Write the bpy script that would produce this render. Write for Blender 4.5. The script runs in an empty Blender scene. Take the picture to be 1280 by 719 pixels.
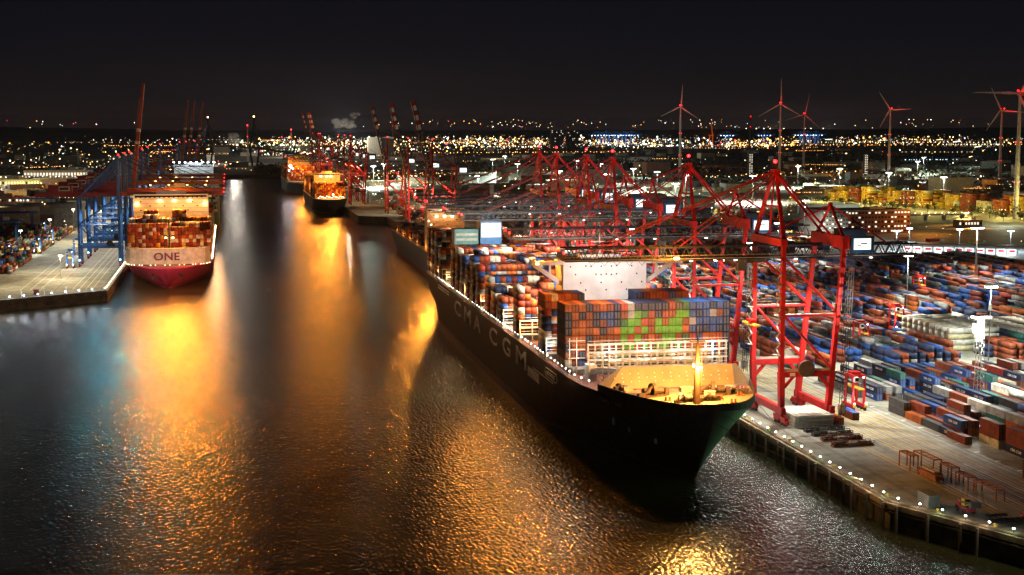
import bpy, math, random
from mathutils import Vector, Matrix
R = random.Random(11)
S = bpy.context.scene
C = S.collection
PI = math.pi
rad = math.radians

# ------------------------------------------------------------------ render
S.render.engine = 'CYCLES'
cy = S.cycles
cy.use_denoising = True; cy.denoiser = 'OPENIMAGEDENOISE'; cy.denoising_input_passes = 'RGB_ALBEDO_NORMAL'; cy.denoising_prefilter = 'ACCURATE'
cy.max_bounces = 4; cy.diffuse_bounces = 1; cy.glossy_bounces = 2; cy.transmission_bounces = 2
cy.sample_clamp_indirect = 2.0; cy.sample_clamp_direct = 0.0
cy.caustics_reflective = False; cy.caustics_refractive = False
cy.use_light_tree = True
S.view_settings.view_transform = 'Standard'; S.view_settings.look = 'None'
S.view_settings.exposure = .5; S.view_settings.gamma = 1

# ------------------------------------------------------------------ camera
H = 110.0
cam = bpy.data.cameras.new('camera'); camo = bpy.data.objects.new('camera', cam); C.objects.link(camo)
F = 1800.0
pitch = math.atan((359.5 - 158) / F); yaw = math.atan((640 - 283) / F * math.cos(pitch))
cam.sensor_width = 36; cam.lens = F * 36 / 1280
cam.clip_start = 1; cam.clip_end = 60000
camo.location = (0, 0, H)
camo.rotation_euler = (PI / 2 - pitch, 0, -yaw)
S.camera = camo

# ------------------------------------------------------------------ materials
MATS = {}
def mat(name, col, rough=0.6, metal=0.0, var=0.25, scale=0.35, emit=None, es=0.0, dirt=None, bump=0.0):
    if name in MATS: return MATS[name]
    m = bpy.data.materials.new(name); m.use_nodes = True
    nt = m.node_tree; b = nt.nodes['Principled BSDF']
    b.inputs['Base Color'].default_value = (*col, 1)
    b.inputs['Roughness'].default_value = rough; b.inputs['Metallic'].default_value = metal
    if emit:
        b.inputs['Emission Color'].default_value = (*emit, 1); b.inputs['Emission Strength'].default_value = es
        m.cycles.emission_sampling = 'NONE'
    elif var > 0:
        tc = nt.nodes.new('ShaderNodeNewGeometry'); n = nt.nodes.new('ShaderNodeTexNoise')
        n.inputs['Scale'].default_value = scale; n.inputs['Detail'].default_value = 5; n.inputs['Roughness'].default_value = .65
        nt.links.new(tc.outputs['Position'], n.inputs['Vector'])
        mx = nt.nodes.new('ShaderNodeMix'); mx.data_type = 'RGBA'
        d = dirt or tuple(c * (1 - var) * .8 for c in col)
        mx.inputs[6].default_value = (*[min(1, c * (1 + var * .6)) for c in col], 1)
        mx.inputs[7].default_value = (*d, 1)
        rp = nt.nodes.new('ShaderNodeValToRGB'); rp.color_ramp.elements[0].position = .35; rp.color_ramp.elements[1].position = .72
        nt.links.new(n.outputs['Fac'], rp.inputs['Fac']); nt.links.new(rp.outputs['Color'], mx.inputs[0])
        nt.links.new(mx.outputs[2], b.inputs['Base Color'])
        if bump:
            bp = nt.nodes.new('ShaderNodeBump'); bp.inputs['Strength'].default_value = bump; bp.inputs['Distance'].default_value = .2
            nt.links.new(n.outputs['Fac'], bp.inputs['Height']); nt.links.new(bp.outputs['Normal'], b.inputs['Normal'])
    MATS[name] = m
    return m

def lampmat(name, col, es): return mat(name, (.8, .8, .8), emit=col, es=es)
L_WHITE = (1.0, .95, .85); L_GREEN = (.86, 1.0, .78); L_ORANGE = (1.0, .32, .035); L_RED = (1.0, .004, .010); L_CYAN = (.35, .95, 1.0); L_BLUE = (.6, .8, 1.0)
L_WARM = (1.0, .74, .42)
em_white = lampmat('lamp_white', L_WHITE, 14); em_green = lampmat('lamp_greenish', L_GREEN, 14)
em_orange = lampmat('lamp_sodium', (1, .55, .16), 16); em_red = lampmat('lamp_red', L_RED, 5); em_cyan = lampmat('lamp_cyan', L_CYAN, 8)
em_warm = lampmat('lamp_warm', L_WARM, 12); em_blue = lampmat('lamp_cool', L_BLUE, 14); em_win = lampmat('lit_window', (1, .9, .68), .9)
em_panel = lampmat('lit_panel', (.95, 1.0, .85), 1.1); em_soft = lampmat('soft_white_lamp', (1, .9, .78), 4)

m_red = mat('crane_red_paint', (.50, .014, .014), .55, dirt=(.22, .012, .012), scale=.22)
m_red.node_tree.nodes['Principled BSDF'].inputs['Specular IOR Level'].default_value = .25
m_redd = mat('crane_dark_red_paint', (.26, .02, .02), .5)
m_navy = mat('dark_blue_steel', (.012, .02, .05), .5)
m_cblue = mat('crane_blue_paint', (.02, .13, .42), .45, dirt=(.02, .08, .26))
m_sign = mat('sign_blue', (.02, .14, .40), .5)
m_steel = mat('galvanised_steel', (.42, .42, .40), .5, dirt=(.25, .24, .22), scale=.5)
m_white = mat('white_paint', (.78, .78, .76), .5, dirt=(.66, .65, .62), scale=.15)
m_cream = mat('cream_paint', (.62, .56, .40), .55, scale=.3)
m_dark = mat('dark_machinery', (.03, .028, .026), .6)
m_rub = mat('black_rubber', (.015, .015, .015), .9)
m_rope = mat('wire_rope', (.10, .10, .10), .6, var=0)
m_moor = mat('mooring_rope', (.42, .30, .14), .8)
m_navyhull = mat('navy_hull_paint', (.036, .036, .042), .5, dirt=(.085, .058, .04), scale=.08)
m_navyhull.node_tree.nodes['Principled BSDF'].inputs['Specular IOR Level'].default_value = .2; m_navyhull.node_tree.nodes['Principled BSDF'].inputs['Roughness'].default_value = .7
def streak(m, sc=(.9, .9, .07)):
    nt = m.node_tree; n = next(x for x in nt.nodes if x.type == 'TEX_NOISE'); g = next(x for x in nt.nodes if x.type == 'NEW_GEOMETRY')
    mp = nt.nodes.new('ShaderNodeMapping'); mp.inputs['Scale'].default_value = sc; nt.links.new(g.outputs['Position'], mp.inputs['Vector']); nt.links.new(mp.outputs['Vector'], n.inputs['Vector'])
    n.inputs['Scale'].default_value = .55
streak(m_navyhull)
m_boot = mat('hull_boot_topping', (.16, .04, .025), .6, dirt=(.08, .028, .018), scale=.15)
m_mag = mat('magenta_hull_paint', (.52, .045, .12), .45, dirt=(.36, .04, .08), scale=.1)
streak(m_mag)
m_deck = mat('ship_deck_paint', (.22, .08, .05), .7, scale=.3)
m_lash = mat('lashing_bridge_paint', (.70, .66, .56), .5, dirt=(.45, .40, .32), scale=.8)
m_glass = mat('dark_glass', (.01, .015, .02), .1, var=0)
m_letter = mat('grey_lettering', (.74, .75, .74), .6)
m_letd = mat('dark_magenta_lettering', (.16, .01, .05), .6)
m_conc = mat('concrete_wall', (.26, .25, .22), .85, dirt=(.13, .12, .10), scale=.3)
m_pile = mat('steel_sheet_pile', (.16, .10, .06), .8, dirt=(.06, .045, .03), scale=.6)
m_yel = mat('yellow_paint', (.74, .47, .03), .6)
m_rust = mat('rusty_orange_steel', (.42, .12, .035), .7, dirt=(.22, .06, .02), scale=.8)
m_wood = mat('weathered_timber', (.16, .12, .08), .85, scale=.8)
m_wind = mat('turbine_white', (.62, .61, .58), .5)
m_brick = mat('brick_facade', (.24, .13, .09), .8)
m_roofm = mat('metal_roof', (.34, .36, .36), .5)
m_bark = mat('tree_bark', (.07, .05, .035), .9)
m_leaf = mat('tree_leaves', (.06, .09, .03), .7, dirt=(.03, .05, .015), scale=.3)
m_leafd = mat('distant_wood_leaves', (.035, .045, .02), .9)
m_smoke = mat('steam', (.55, .50, .42), 1.0, var=.15, scale=.02)
m_green = mat('green_hull_paint', (.05, .28, .12), .5)
m_bluehull = mat('slate_blue_hull_paint', (.10, .15, .24), .5)

CC = {  # container colours: (adjective, colour)
 'b': ('rust brown', (.21, .046, .018)), 'o': ('orange brown', (.40, .10, .02)), 'm': ('maroon', (.13, .022, .02)),
 'n': ('navy blue', (.016, .026, .075)), 'B': ('bright blue', (.018, .065, .25)), 'r': ('red', (.36, .05, .03)),
 'g': ('light green', (.10, .34, .025)), 't': ('teal green', (.03, .13, .11)), 'k': ('dark grey', (.06, .06, .065)),
 'w': ('white', (.66, .64, .56)), 'c': ('cream', (.55, .48, .30)), 'y': ('yellow', (.56, .36, .04)), 's': ('steel grey', (.28, .29, .30)),
 'G': ('dark green', (.03, .12, .05))}
def cmat(k): 
    m = mat('container_paint_' + CC[k][0].replace(' ', '_'), CC[k][1], .6, var=.3, scale=.45, dirt=tuple(c * .42 + .006 for c in CC[k][1]))
    m.node_tree.nodes['Principled BSDF'].inputs['Specular IOR Level'].default_value = .2
    return m
CK = list(CC)

# ------------------------------------------------------------------ mesh builder
class MB:
    def __init__(s): s.v = []; s.f = []; s.m = []
    def quad(s, a, b, c, d, m=0):
        i = len(s.v); s.v += [tuple(a), tuple(b), tuple(c), tuple(d)]; s.f.append((i, i + 1, i + 2, i + 3)); s.m.append(m); return s
    def poly(s, pts, m=0):
        i = len(s.v); s.v += [tuple(p) for p in pts]; s.f.append(tuple(range(i, i + len(pts)))); s.m.append(m); return s
    def hexa(s, p, m=0):
        i = len(s.v); s.v += [tuple(q) for q in p]
        for f in ((0, 3, 2, 1), (4, 5, 6, 7), (0, 1, 5, 4), (1, 2, 6, 5), (2, 3, 7, 6), (3, 0, 4, 7)):
            s.f.append(tuple(i + k for k in f)); s.m.append(m)
        return s
    def box(s, c, d, m=0, rz=0.0):
        x, y, z = c; a, b, h = d[0] / 2, d[1] / 2, d[2] / 2
        cr, sr = math.cos(rz), math.sin(rz)
        P = []
        for dz in (-h, h):
            for dx, dy in ((-a, -b), (a, -b), (a, b), (-a, b)):
                P.append((x + dx * cr - dy * sr, y + dx * sr + dy * cr, z + dz))
        return s.hexa(P, m)
    def bar(s, p, q, w, h=None, m=0, w2=None):
        p = Vector(p); q = Vector(q); h = h or w; d = (q - p)
        if d.length < 1e-6: return s
        d.normalize(); up = Vector((0, 0, 1)) if abs(d.z) < .95 else Vector((0, 1, 0))
        x = d.cross(up).normalized(); y = x.cross(d).normalized(); w2 = w2 or w; h2 = h * w2 / w
        P = [p - x * w / 2 - y * h / 2, p + x * w / 2 - y * h / 2, p + x * w / 2 + y * h / 2, p - x * w / 2 + y * h / 2,
             q - x * w2 / 2 - y * h2 / 2, q + x * w2 / 2 - y * h2 / 2, q + x * w2 / 2 + y * h2 / 2, q - x * w2 / 2 + y * h2 / 2]
        return s.hexa(P, m)
    def tube(s, p, q, r, n=8, r2=None, m=0, cap=True):
        p = Vector(p); q = Vector(q); r2 = r if r2 is None else r2; d = (q - p).normalized()
        up = Vector((0, 0, 1)) if abs(d.z) < .95 else Vector((0, 1, 0)); x = d.cross(up).normalized(); y = x.cross(d)
        i = len(s.v)
        for k in range(n):
            a = 2 * PI * k / n; s.v.append(tuple(p + (x * math.cos(a) + y * math.sin(a)) * r))
        for k in range(n):
            a = 2 * PI * k / n; s.v.append(tuple(q + (x * math.cos(a) + y * math.sin(a)) * r2))
        for k in range(n): s.f.append((i + k, i + (k + 1) % n, i + n + (k + 1) % n, i + n + k)); s.m.append(m)
        if cap:
            s.f.append(tuple(i + k for k in reversed(range(n)))); s.m.append(m); s.f.append(tuple(i + n + k for k in range(n))); s.m.append(m)
        return s
    def octa(s, c, r, m=0, rz=None, ball=True):
        x, y, z = c; rz = rz or r; i = len(s.v)
        if r > .35 and rz == r and ball:
            n = 8
            for a in (-60, -20, 20, 60):
                for k in range(n): b = 2 * PI * k / n; s.v.append((x + r * math.cos(rad(a)) * math.cos(b), y + r * math.cos(rad(a)) * math.sin(b), z + r * math.sin(rad(a))))
            for j in range(3):
                for k in range(n): s.f.append((i + j * n + k, i + j * n + (k + 1) % n, i + (j + 1) * n + (k + 1) % n, i + (j + 1) * n + k)); s.m.append(m)
            s.f += [tuple(i + k for k in reversed(range(n))), tuple(i + 3 * n + k for k in range(n))]; s.m += [m, m]
            return s
        s.v += [(x + r, y, z), (x, y + r, z), (x - r, y, z), (x, y - r, z), (x, y, z + rz), (x, y, z - rz)]
        for a, b in ((0, 1), (1, 2), (2, 3), (3, 0)): s.f += [(i + a, i + b, i + 4), (i + b, i + a, i + 5)]; s.m += [m, m]
        return s
    def prism(s, pts, z0, z1, m=0, mt=None):
        n = len(pts); i = len(s.v); s.v += [(x, y, z0) for x, y in pts] + [(x, y, z1) for x, y in pts]
        for k in range(n): s.f.append((i + k, i + (k + 1) % n, i + n + (k + 1) % n, i + n + k)); s.m.append(m)
        s.f.append(tuple(i + k for k in reversed(range(n)))); s.m.append(m)
        s.f.append(tuple(i + n + k for k in range(n))); s.m.append(m if mt is None else mt)
        return s
    def lattice(s, x0, x1, y0, y1, z0, z1, n, r, rw, m=0):
        ys = (y0, y1)
        for y in ys:
            for z in (z0, z1): s.bar((x0, y, z), (x1, y, z), r, m=m)
        for k in range(n):
            a = x0 + (x1 - x0) * k / n; b = x0 + (x1 - x0) * (k + 1) / n; c = (a + b) / 2
            for y in ys:
                s.bar((a, y, z0), (c, y, z1), rw, m=m); s.bar((c, y, z1), (b, y, z0), rw, m=m)
            s.bar((a, y0, z0), (a, y1, z0), rw, m=m); s.bar((c, y0, z1), (c, y1, z1), rw, m=m)
        return s
    def xform(s, M): s.v = [tuple(M @ Vector(v)) for v in s.v]; return s
    def mesh(s, name, mats):
        me = bpy.data.meshes.new(name); me.from_pydata(s.v, [], s.f)
        for mm in (mats if isinstance(mats, (list, tuple)) else [mats]): me.materials.append(mm)
        if any(s.m): me.polygons.foreach_set('material_index', s.m)
        if getattr(s, 'smooth', 0):
            for p in me.polygons[:s.smooth]: p.use_smooth = True
            me.set_sharp_from_angle(angle=rad(40))
        me.update(); return me
    def build(s, name, mats, parent=None, loc=(0, 0, 0), rz=0.0):
        o = bpy.data.objects.new(name, s.mesh(name, mats)); C.objects.link(o); o.location = loc; o.rotation_euler = (0, 0, rz)
        if parent: o.parent = parent
        return o

def tag(o, label=None, cat=None, group=None, kind=None):
    if label: o['label'] = label
    if cat: o['category'] = cat
    if group: o['group'] = group
    if kind: o['kind'] = kind
    return o
def thing(name, loc, label, cat, group=None, rz=0.0):
    o = bpy.data.objects.new(name, None); C.objects.link(o); o.location = loc; o.rotation_euler = (0, 0, rz)
    o.empty_display_size = 1
    return tag(o, label, cat, group)
def copy_tree(o, parent=None):
    c = o.copy(); C.objects.link(c)
    if parent: c.parent = parent
    for ch in list(o.children): copy_tree(ch, c)
    return c
def dup(root, loc, label, rz=None, group=None):
    c = copy_tree(root); c.location = loc; c['label'] = label
    if rz is not None: c.rotation_euler = (0, 0, rz)
    if group: c['group'] = group
    return c
def lamp(loc, power, col, radius=.5, parent=None, spot=None, blend=.6, aim=None, name='floodlight'):
    l = bpy.data.lights.new(name, 'SPOT' if spot else 'POINT'); l.energy = power; l.color = col; l.shadow_soft_size = radius
    if spot: l.spot_size = rad(spot); l.spot_blend = blend
    o = bpy.data.objects.new(name, l); C.objects.link(o); o.location = loc
    if aim: o.rotation_euler = Vector(aim).to_track_quat('-Z', 'Y').to_euler()
    o.visible_camera = False
    if parent: o.parent = parent
    return o
def text_mesh(txt, size, ext=.04, bold=0.0, width=1.0):
    cu = bpy.data.curves.new('lettering', 'FONT'); cu.body = txt; cu.size = size; cu.extrude = ext; cu.offset = bold; cu.align_x = 'LEFT'; cu.space_character = width
    cu.resolution_u = 3
    o = bpy.data.objects.new('lettering', cu); C.objects.link(o); bpy.context.view_layer.update()
    me = bpy.data.meshes.new_from_object(o.evaluated_get(bpy.context.evaluated_depsgraph_get()))
    bpy.data.objects.remove(o); bpy.data.curves.remove(cu); me.name = 'lettering'; return me
def put_text(me, m, name, xdir, ydir, loc, parent=None, sx=1.0):
    o = bpy.data.objects.new(name, me); C.objects.link(o)
    if not me.materials: me.materials.append(m)
    x = Vector(xdir).normalized(); y = Vector(ydir).normalized(); z = x.cross(y); y = z.cross(x)
    M = Matrix((x * sx, y, z)).transposed().to_4x4(); M.translation = Vector(loc); 
    o.parent = parent; o.matrix_local = M
    return o
def ordn(n):
    w = ['first', 'second', 'third', 'fourth', 'fifth', 'sixth', 'seventh', 'eighth', 'ninth', 'tenth', 'eleventh', 'twelfth', 'thirteenth', 'fourteenth', 'fifteenth', 'sixteenth', 'seventeenth', 'eighteenth', 'nineteenth', 'twentieth']
    if n < 20: return w[n]
    return ('twenty-' + w[n - 20]) if n < 29 else 'thirtieth'

def each(name, mats, parent, spots, size, shape='box', mesh=None):
    """one small part per spot, sharing a mesh"""
    if mesh is None:
        mb = MB()
        if shape == 'box': mb.box((0, 0, 0), size)
        else: mb.octa((0, 0, 0), size)
        mesh = mb.mesh(name, mats)
    for i, p in enumerate(spots):
        o = bpy.data.objects.new(name, mesh); C.objects.link(o); o.location = p; o.parent = parent

# ================================================================== SETTING
w = bpy.data.worlds.new('World'); S.world = w; w.use_nodes = True
nt = w.node_tree; bg = nt.nodes['Background']
tc = nt.nodes.new('ShaderNodeTexCoord'); sep = nt.nodes.new('ShaderNodeSeparateXYZ'); rp = nt.nodes.new('ShaderNodeValToRGB')
nt.links.new(tc.outputs['Generated'], sep.inputs[0]); nt.links.new(sep.outputs['Z'], rp.inputs['Fac']); nt.links.new(rp.outputs['Color'], bg.inputs['Color'])
el = rp.color_ramp.elements
el[0].position = 0.0; el[0].color = (.021, .0125, .0115, 1); el[1].position = .13; el[1].color = (.0042, .0054, .0092, 1)
e = el.new(.02); e.color = (.0118, .0088, .0100, 1); e = el.new(.06); e.color = (.0064, .0066, .0102, 1); e = el.new(1.0); e.color = (.0032, .0038, .0062, 1)
bg.inputs['Strength'].default_value = .5

def ground_mat():
    m = bpy.data.materials.new('port_paving'); m.use_nodes = True; nt = m.node_tree; b = nt.nodes['Principled BSDF']
    g = nt.nodes.new('ShaderNodeNewGeometry'); mp = nt.nodes.new('ShaderNodeMapping'); mp.inputs['Scale'].default_value = (1, .16, 1)
    nt.links.new(g.outputs['Position'], mp.inputs['Vector'])
    n1 = nt.nodes.new('ShaderNodeTexNoise'); n1.inputs['Scale'].default_value = .35; n1.inputs['Detail'].default_value = 6; n1.inputs['Roughness'].default_value = .7
    n2 = nt.nodes.new('ShaderNodeTexNoise'); n2.inputs['Scale'].default_value = .03; n2.inputs['Detail'].default_value = 4
    nt.links.new(mp.outputs['Vector'], n1.inputs['Vector']); nt.links.new(g.outputs['Position'], n2.inputs['Vector'])
    ad = nt.nodes.new('ShaderNodeMath'); ad.operation = 'ADD'; nt.links.new(n1.outputs['Fac'], ad.inputs[0]); nt.links.new(n2.outputs['Fac'], ad.inputs[1])
    r = nt.nodes.new('ShaderNodeValToRGB'); nt.links.new(ad.outputs[0], r.inputs['Fac'])
    r.color_ramp.elements[0].position = .35; r.color_ramp.elements[0].color = (.10, .105, .095, 1)
    r.color_ramp.elements[1].position = 1.0; r.color_ramp.elements[1].color = (.33, .325, .28, 1)
    ad.use_clamp = True
    bk = nt.nodes.new('ShaderNodeTexBrick'); bk.inputs['Scale'].default_value = 1.0; bk.inputs['Brick Width'].default_value = 14; bk.inputs['Row Height'].default_value = 9; bk.inputs['Mortar Size'].default_value = .09
    bk.inputs['Color1'].default_value = (1.0, 1.0, 1.0, 1); bk.inputs['Color2'].default_value = (.84, .83, .80, 1); bk.inputs['Mortar'].default_value = (.35, .34, .32, 1)
    nt.links.new(g.outputs['Position'], bk.inputs['Vector'])
    n3 = nt.nodes.new('ShaderNodeTexNoise'); n3.inputs['Scale'].default_value = .12; n3.inputs['Detail'].default_value = 8; n3.inputs['Roughness'].default_value = .75; nt.links.new(g.outputs['Position'], n3.inputs['Vector'])
    r3 = nt.nodes.new('ShaderNodeValToRGB'); r3.color_ramp.elements[0].position = .36; r3.color_ramp.elements[0].color = (.58, .56, .52, 1); r3.color_ramp.elements[1].position = .52; r3.color_ramp.elements[1].color = (1, 1, 1, 1); nt.links.new(n3.outputs['Fac'], r3.inputs['Fac'])
    m1 = nt.nodes.new('ShaderNodeMix'); m1.data_type = 'RGBA'; m1.blend_type = 'MULTIPLY'; m1.inputs[0].default_value = 1; nt.links.new(r.outputs['Color'], m1.inputs[6]); nt.links.new(bk.outputs['Color'], m1.inputs[7])
    m2 = nt.nodes.new('ShaderNodeMix'); m2.data_type = 'RGBA'; m2.blend_type = 'MULTIPLY'; m2.inputs[0].default_value = 1; nt.links.new(m1.outputs[2], m2.inputs[6]); nt.links.new(r3.outputs['Color'], m2.inputs[7])
    nt.links.new(m2.outputs[2], b.inputs['Base Color']); b.inputs['Roughness'].default_value = .7
    return m
m_pave = ground_mat()
m_far = mat('dark_industrial_land', (.05, .05, .035), .95, scale=.006, var=.6)
m_wall = mat('quay_wall_concrete', (.16, .13, .095), .85, dirt=(.045, .04, .032), scale=.22)

QZ = 8.0
mb = MB().prism([(176, 357.7), (190.4, 326), (262, 180), (6000, 180), (6000, 3165), (146, 3165), (146, 1652), (176, 1625)], -6, QZ, 1, 0)
tag(mb.build('quay_ground', [m_pave, m_wall]), kind='structure')
WZ = 7.0
mb = MB().prism([(-76, 935), (-76, 3165), (-6000, 3165), (-6000, 800), (-400, 700), (-134, 893)], -6, WZ, 1, 0)
tag(mb.build('quay_ground', [m_pave, m_wall]), kind='structure')
mb = MB().prism([(-30000, 3166), (30000, 3166), (30000, 42000), (-30000, 42000)], -6, 6.0)
tag(mb.build('far_ground', [m_far]), kind='structure')
# low dark hills on the horizon
mb = MB()
for (x0, x1, y, hh, sd) in ((-12000, 26000, 15000, 150, 1), (-9000, 22000, 11000, 95, 5)):
    rr = random.Random(sd); n = 90; prev = None
    for k in range(n + 1):
        t = k / n; x = x0 + (x1 - x0) * t
        z = hh * (.55 + .3 * math.sin(t * 9 + sd) + .18 * math.sin(t * 23 + 2 * sd) + .07 * rr.random()) 
        cur = ((x, y, z), (x, y - 900, 5), (x, y + 900, 5))
        if prev:
            mb.quad(prev[1], cur[1], cur[0], prev[0]); mb.quad(prev[0], cur[0], cur[2], prev[2])
        prev = cur
tag(mb.build('hills', [m_far]), kind='structure')

def water_mat():
    m = bpy.data.materials.new('harbour_water'); m.use_nodes = True; nt = m.node_tree; b = nt.nodes['Principled BSDF']
    b.inputs['Base Color'].default_value = (.045, .042, .014, 1); b.inputs['Roughness'].default_value = .3; b.inputs['IOR'].default_value = 1.33
    g = nt.nodes.new('ShaderNodeNewGeometry'); mp = nt.nodes.new('ShaderNodeMapping'); mp.inputs['Scale'].default_value = (1, .42, 1); mp.inputs['Rotation'].default_value = (0, 0, -.2)
    nt.links.new(g.outputs['Position'], mp.inputs['Vector'])
    n1 = nt.nodes.new('ShaderNodeTexNoise'); n1.inputs['Scale'].default_value = 1.15; n1.inputs['Detail'].default_value = .5; n1.inputs['Roughness'].default_value = .55
    n2 = nt.nodes.new('ShaderNodeTexNoise'); n2.inputs['Scale'].default_value = .3; n2.inputs['Detail'].default_value = 1
    nt.links.new(mp.outputs['Vector'], n1.inputs['Vector']); nt.links.new(mp.outputs['Vector'], n2.inputs['Vector'])
    b1 = nt.nodes.new('ShaderNodeBump'); b1.inputs['Strength'].default_value = 1.0; b1.inputs['Distance'].default_value = .32
    b2 = nt.nodes.new('ShaderNodeBump'); b2.inputs['Strength'].default_value = 1.0; b2.inputs['Distance'].default_value = .2
    nt.links.new(n2.outputs['Fac'], b2.inputs['Height']); nt.links.new(n1.outputs['Fac'], b1.inputs['Height']); nt.links.new(b2.outputs['Normal'], b1.inputs['Normal'])
    n3 = nt.nodes.new('ShaderNodeTexNoise'); n3.inputs['Scale'].default_value = .011; n3.inputs['Detail'].default_value = 4; nt.links.new(mp.outputs['Vector'], n3.inputs['Vector'])
    q1 = nt.nodes.new('ShaderNodeMapRange'); q1.inputs[1].default_value = .2; q1.inputs[2].default_value = .8; q1.inputs[3].default_value = .8; q1.inputs[4].default_value = 1.1; nt.links.new(n3.outputs['Fac'], q1.inputs[0]); nt.links.new(q1.outputs[0], b1.inputs['Strength'])
    q2 = nt.nodes.new('ShaderNodeMapRange'); q2.inputs[1].default_value = .2; q2.inputs[2].default_value = .8; q2.inputs[3].default_value = .20; q2.inputs[4].default_value = .25; nt.links.new(n3.outputs['Fac'], q2.inputs[0]); nt.links.new(q2.outputs[0], b.inputs['Roughness'])
    nt.links.new(b1.outputs['Normal'], b.inputs['Normal'])
    return m
mb = MB().quad((-5000, -400, 0), (5000, -400, 0), (5000, 3300, 0), (-5000, 3300, 0))
tag(mb.build('water', [water_mat()]), kind='structure')

# painted lanes and rails on both quays
mb = MB(); z = QZ + .006
def strip(mb, x, y0, y1, z, wd, m): mb.quad((x - wd / 2, y0, z), (x + wd / 2, y0, z), (x + wd / 2, y1, z), (x - wd / 2, y1, z), m)
for x in (197.2, 198.9, 206.0, 207.6, 210.4, 211.8, 214.6, 216.2, 219.2, 221.0, 223.6): strip(mb, x, 336, 1400, z, .36, 0)
for x in (200.6, 209.2, 213.4, 217.9): strip(mb, x, 345, 395, z, .3, 1)
for x in (226.5, 228.9): strip(mb, x, 340, 1100, z, .18, 1)
for k in range(60): strip(mb, 229.9, 345 + 12.6 * k, 346 + 12.6 * k, z, 1.8, 1)
for x in (185.2, 186.2, 203.0, 204.0): strip(mb, x, 352, 1600, z, .3, 2)
tag(mb.build('lane_marking', [m_yel, m_white, m_dark]), kind='structure')
mb = MB(); z = WZ + .006
for x in (-86, -90, -94, -98, -118, -124, -130): strip(mb, x, 945, 2200, z, .3, 1)
for x in (-80.3, -108.3): strip(mb, x, 940, 2200, z, .35, 2)
tag(mb.build('lane_marking', [m_yel, m_white, m_dark]), kind='structure')

# ================================================================== CONTAINERS
CLX, CWX, CHX = 12.19, 2.44, 2.59
bulk = []          # (x, y, zbase, along_x, colour)
indiv = []         # (x, y, zbase, along_x, colour, label, group)
def container_mesh(k, lit=False):
    mb = MB(); l, ww, h = CLX, CWX, CHX
    mb.box((0, 0, h / 2), (ww - .10, l - .10, h - .10))
    for sx in (-1, 1):
        for sy in (-1, 1): mb.box((sx * (ww / 2 - .08), sy * (l / 2 - .08), h / 2), (.16, .16, h))
        for zz in (.08, h - .06): mb.box((sx * (ww / 2 - .06), 0, zz), (.12, l - .3, .12))
    for sy in (-1, 1):
        for zz in (.08, h - .06): mb.box((0, sy * (l / 2 - .06), zz), (ww - .3, .12, .12))
    for q in (-.72, -.3, .3, .72): mb.box((q, -l / 2 + .02, h / 2), (.055, .07, h - .35), 1)     # locking bars
    for j in range(22):                                                                       # corrugation ribs
        yy = -l / 2 + .5 + j * (l - 1.0) / 21
        for sx in (-1, 1): mb.box((sx * (ww / 2 - .045), yy, h / 2), (.05, .26, h - .3))
    return mb.mesh('container_' + k, [cmat(k), m_steel])
CMESH = {}
ctext = {}
def add_container(x, y, z, ax, k, label, group):
    if k not in CMESH: CMESH[k] = container_mesh(k)
    o = bpy.data.objects.new('shipping_container', CMESH[k]); C.objects.link(o); o.location = (x, y, z)
    if ax: o.rotation_euler = (0, 0, PI / 2)
    tag(o, label, 'container', group); return o

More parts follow.
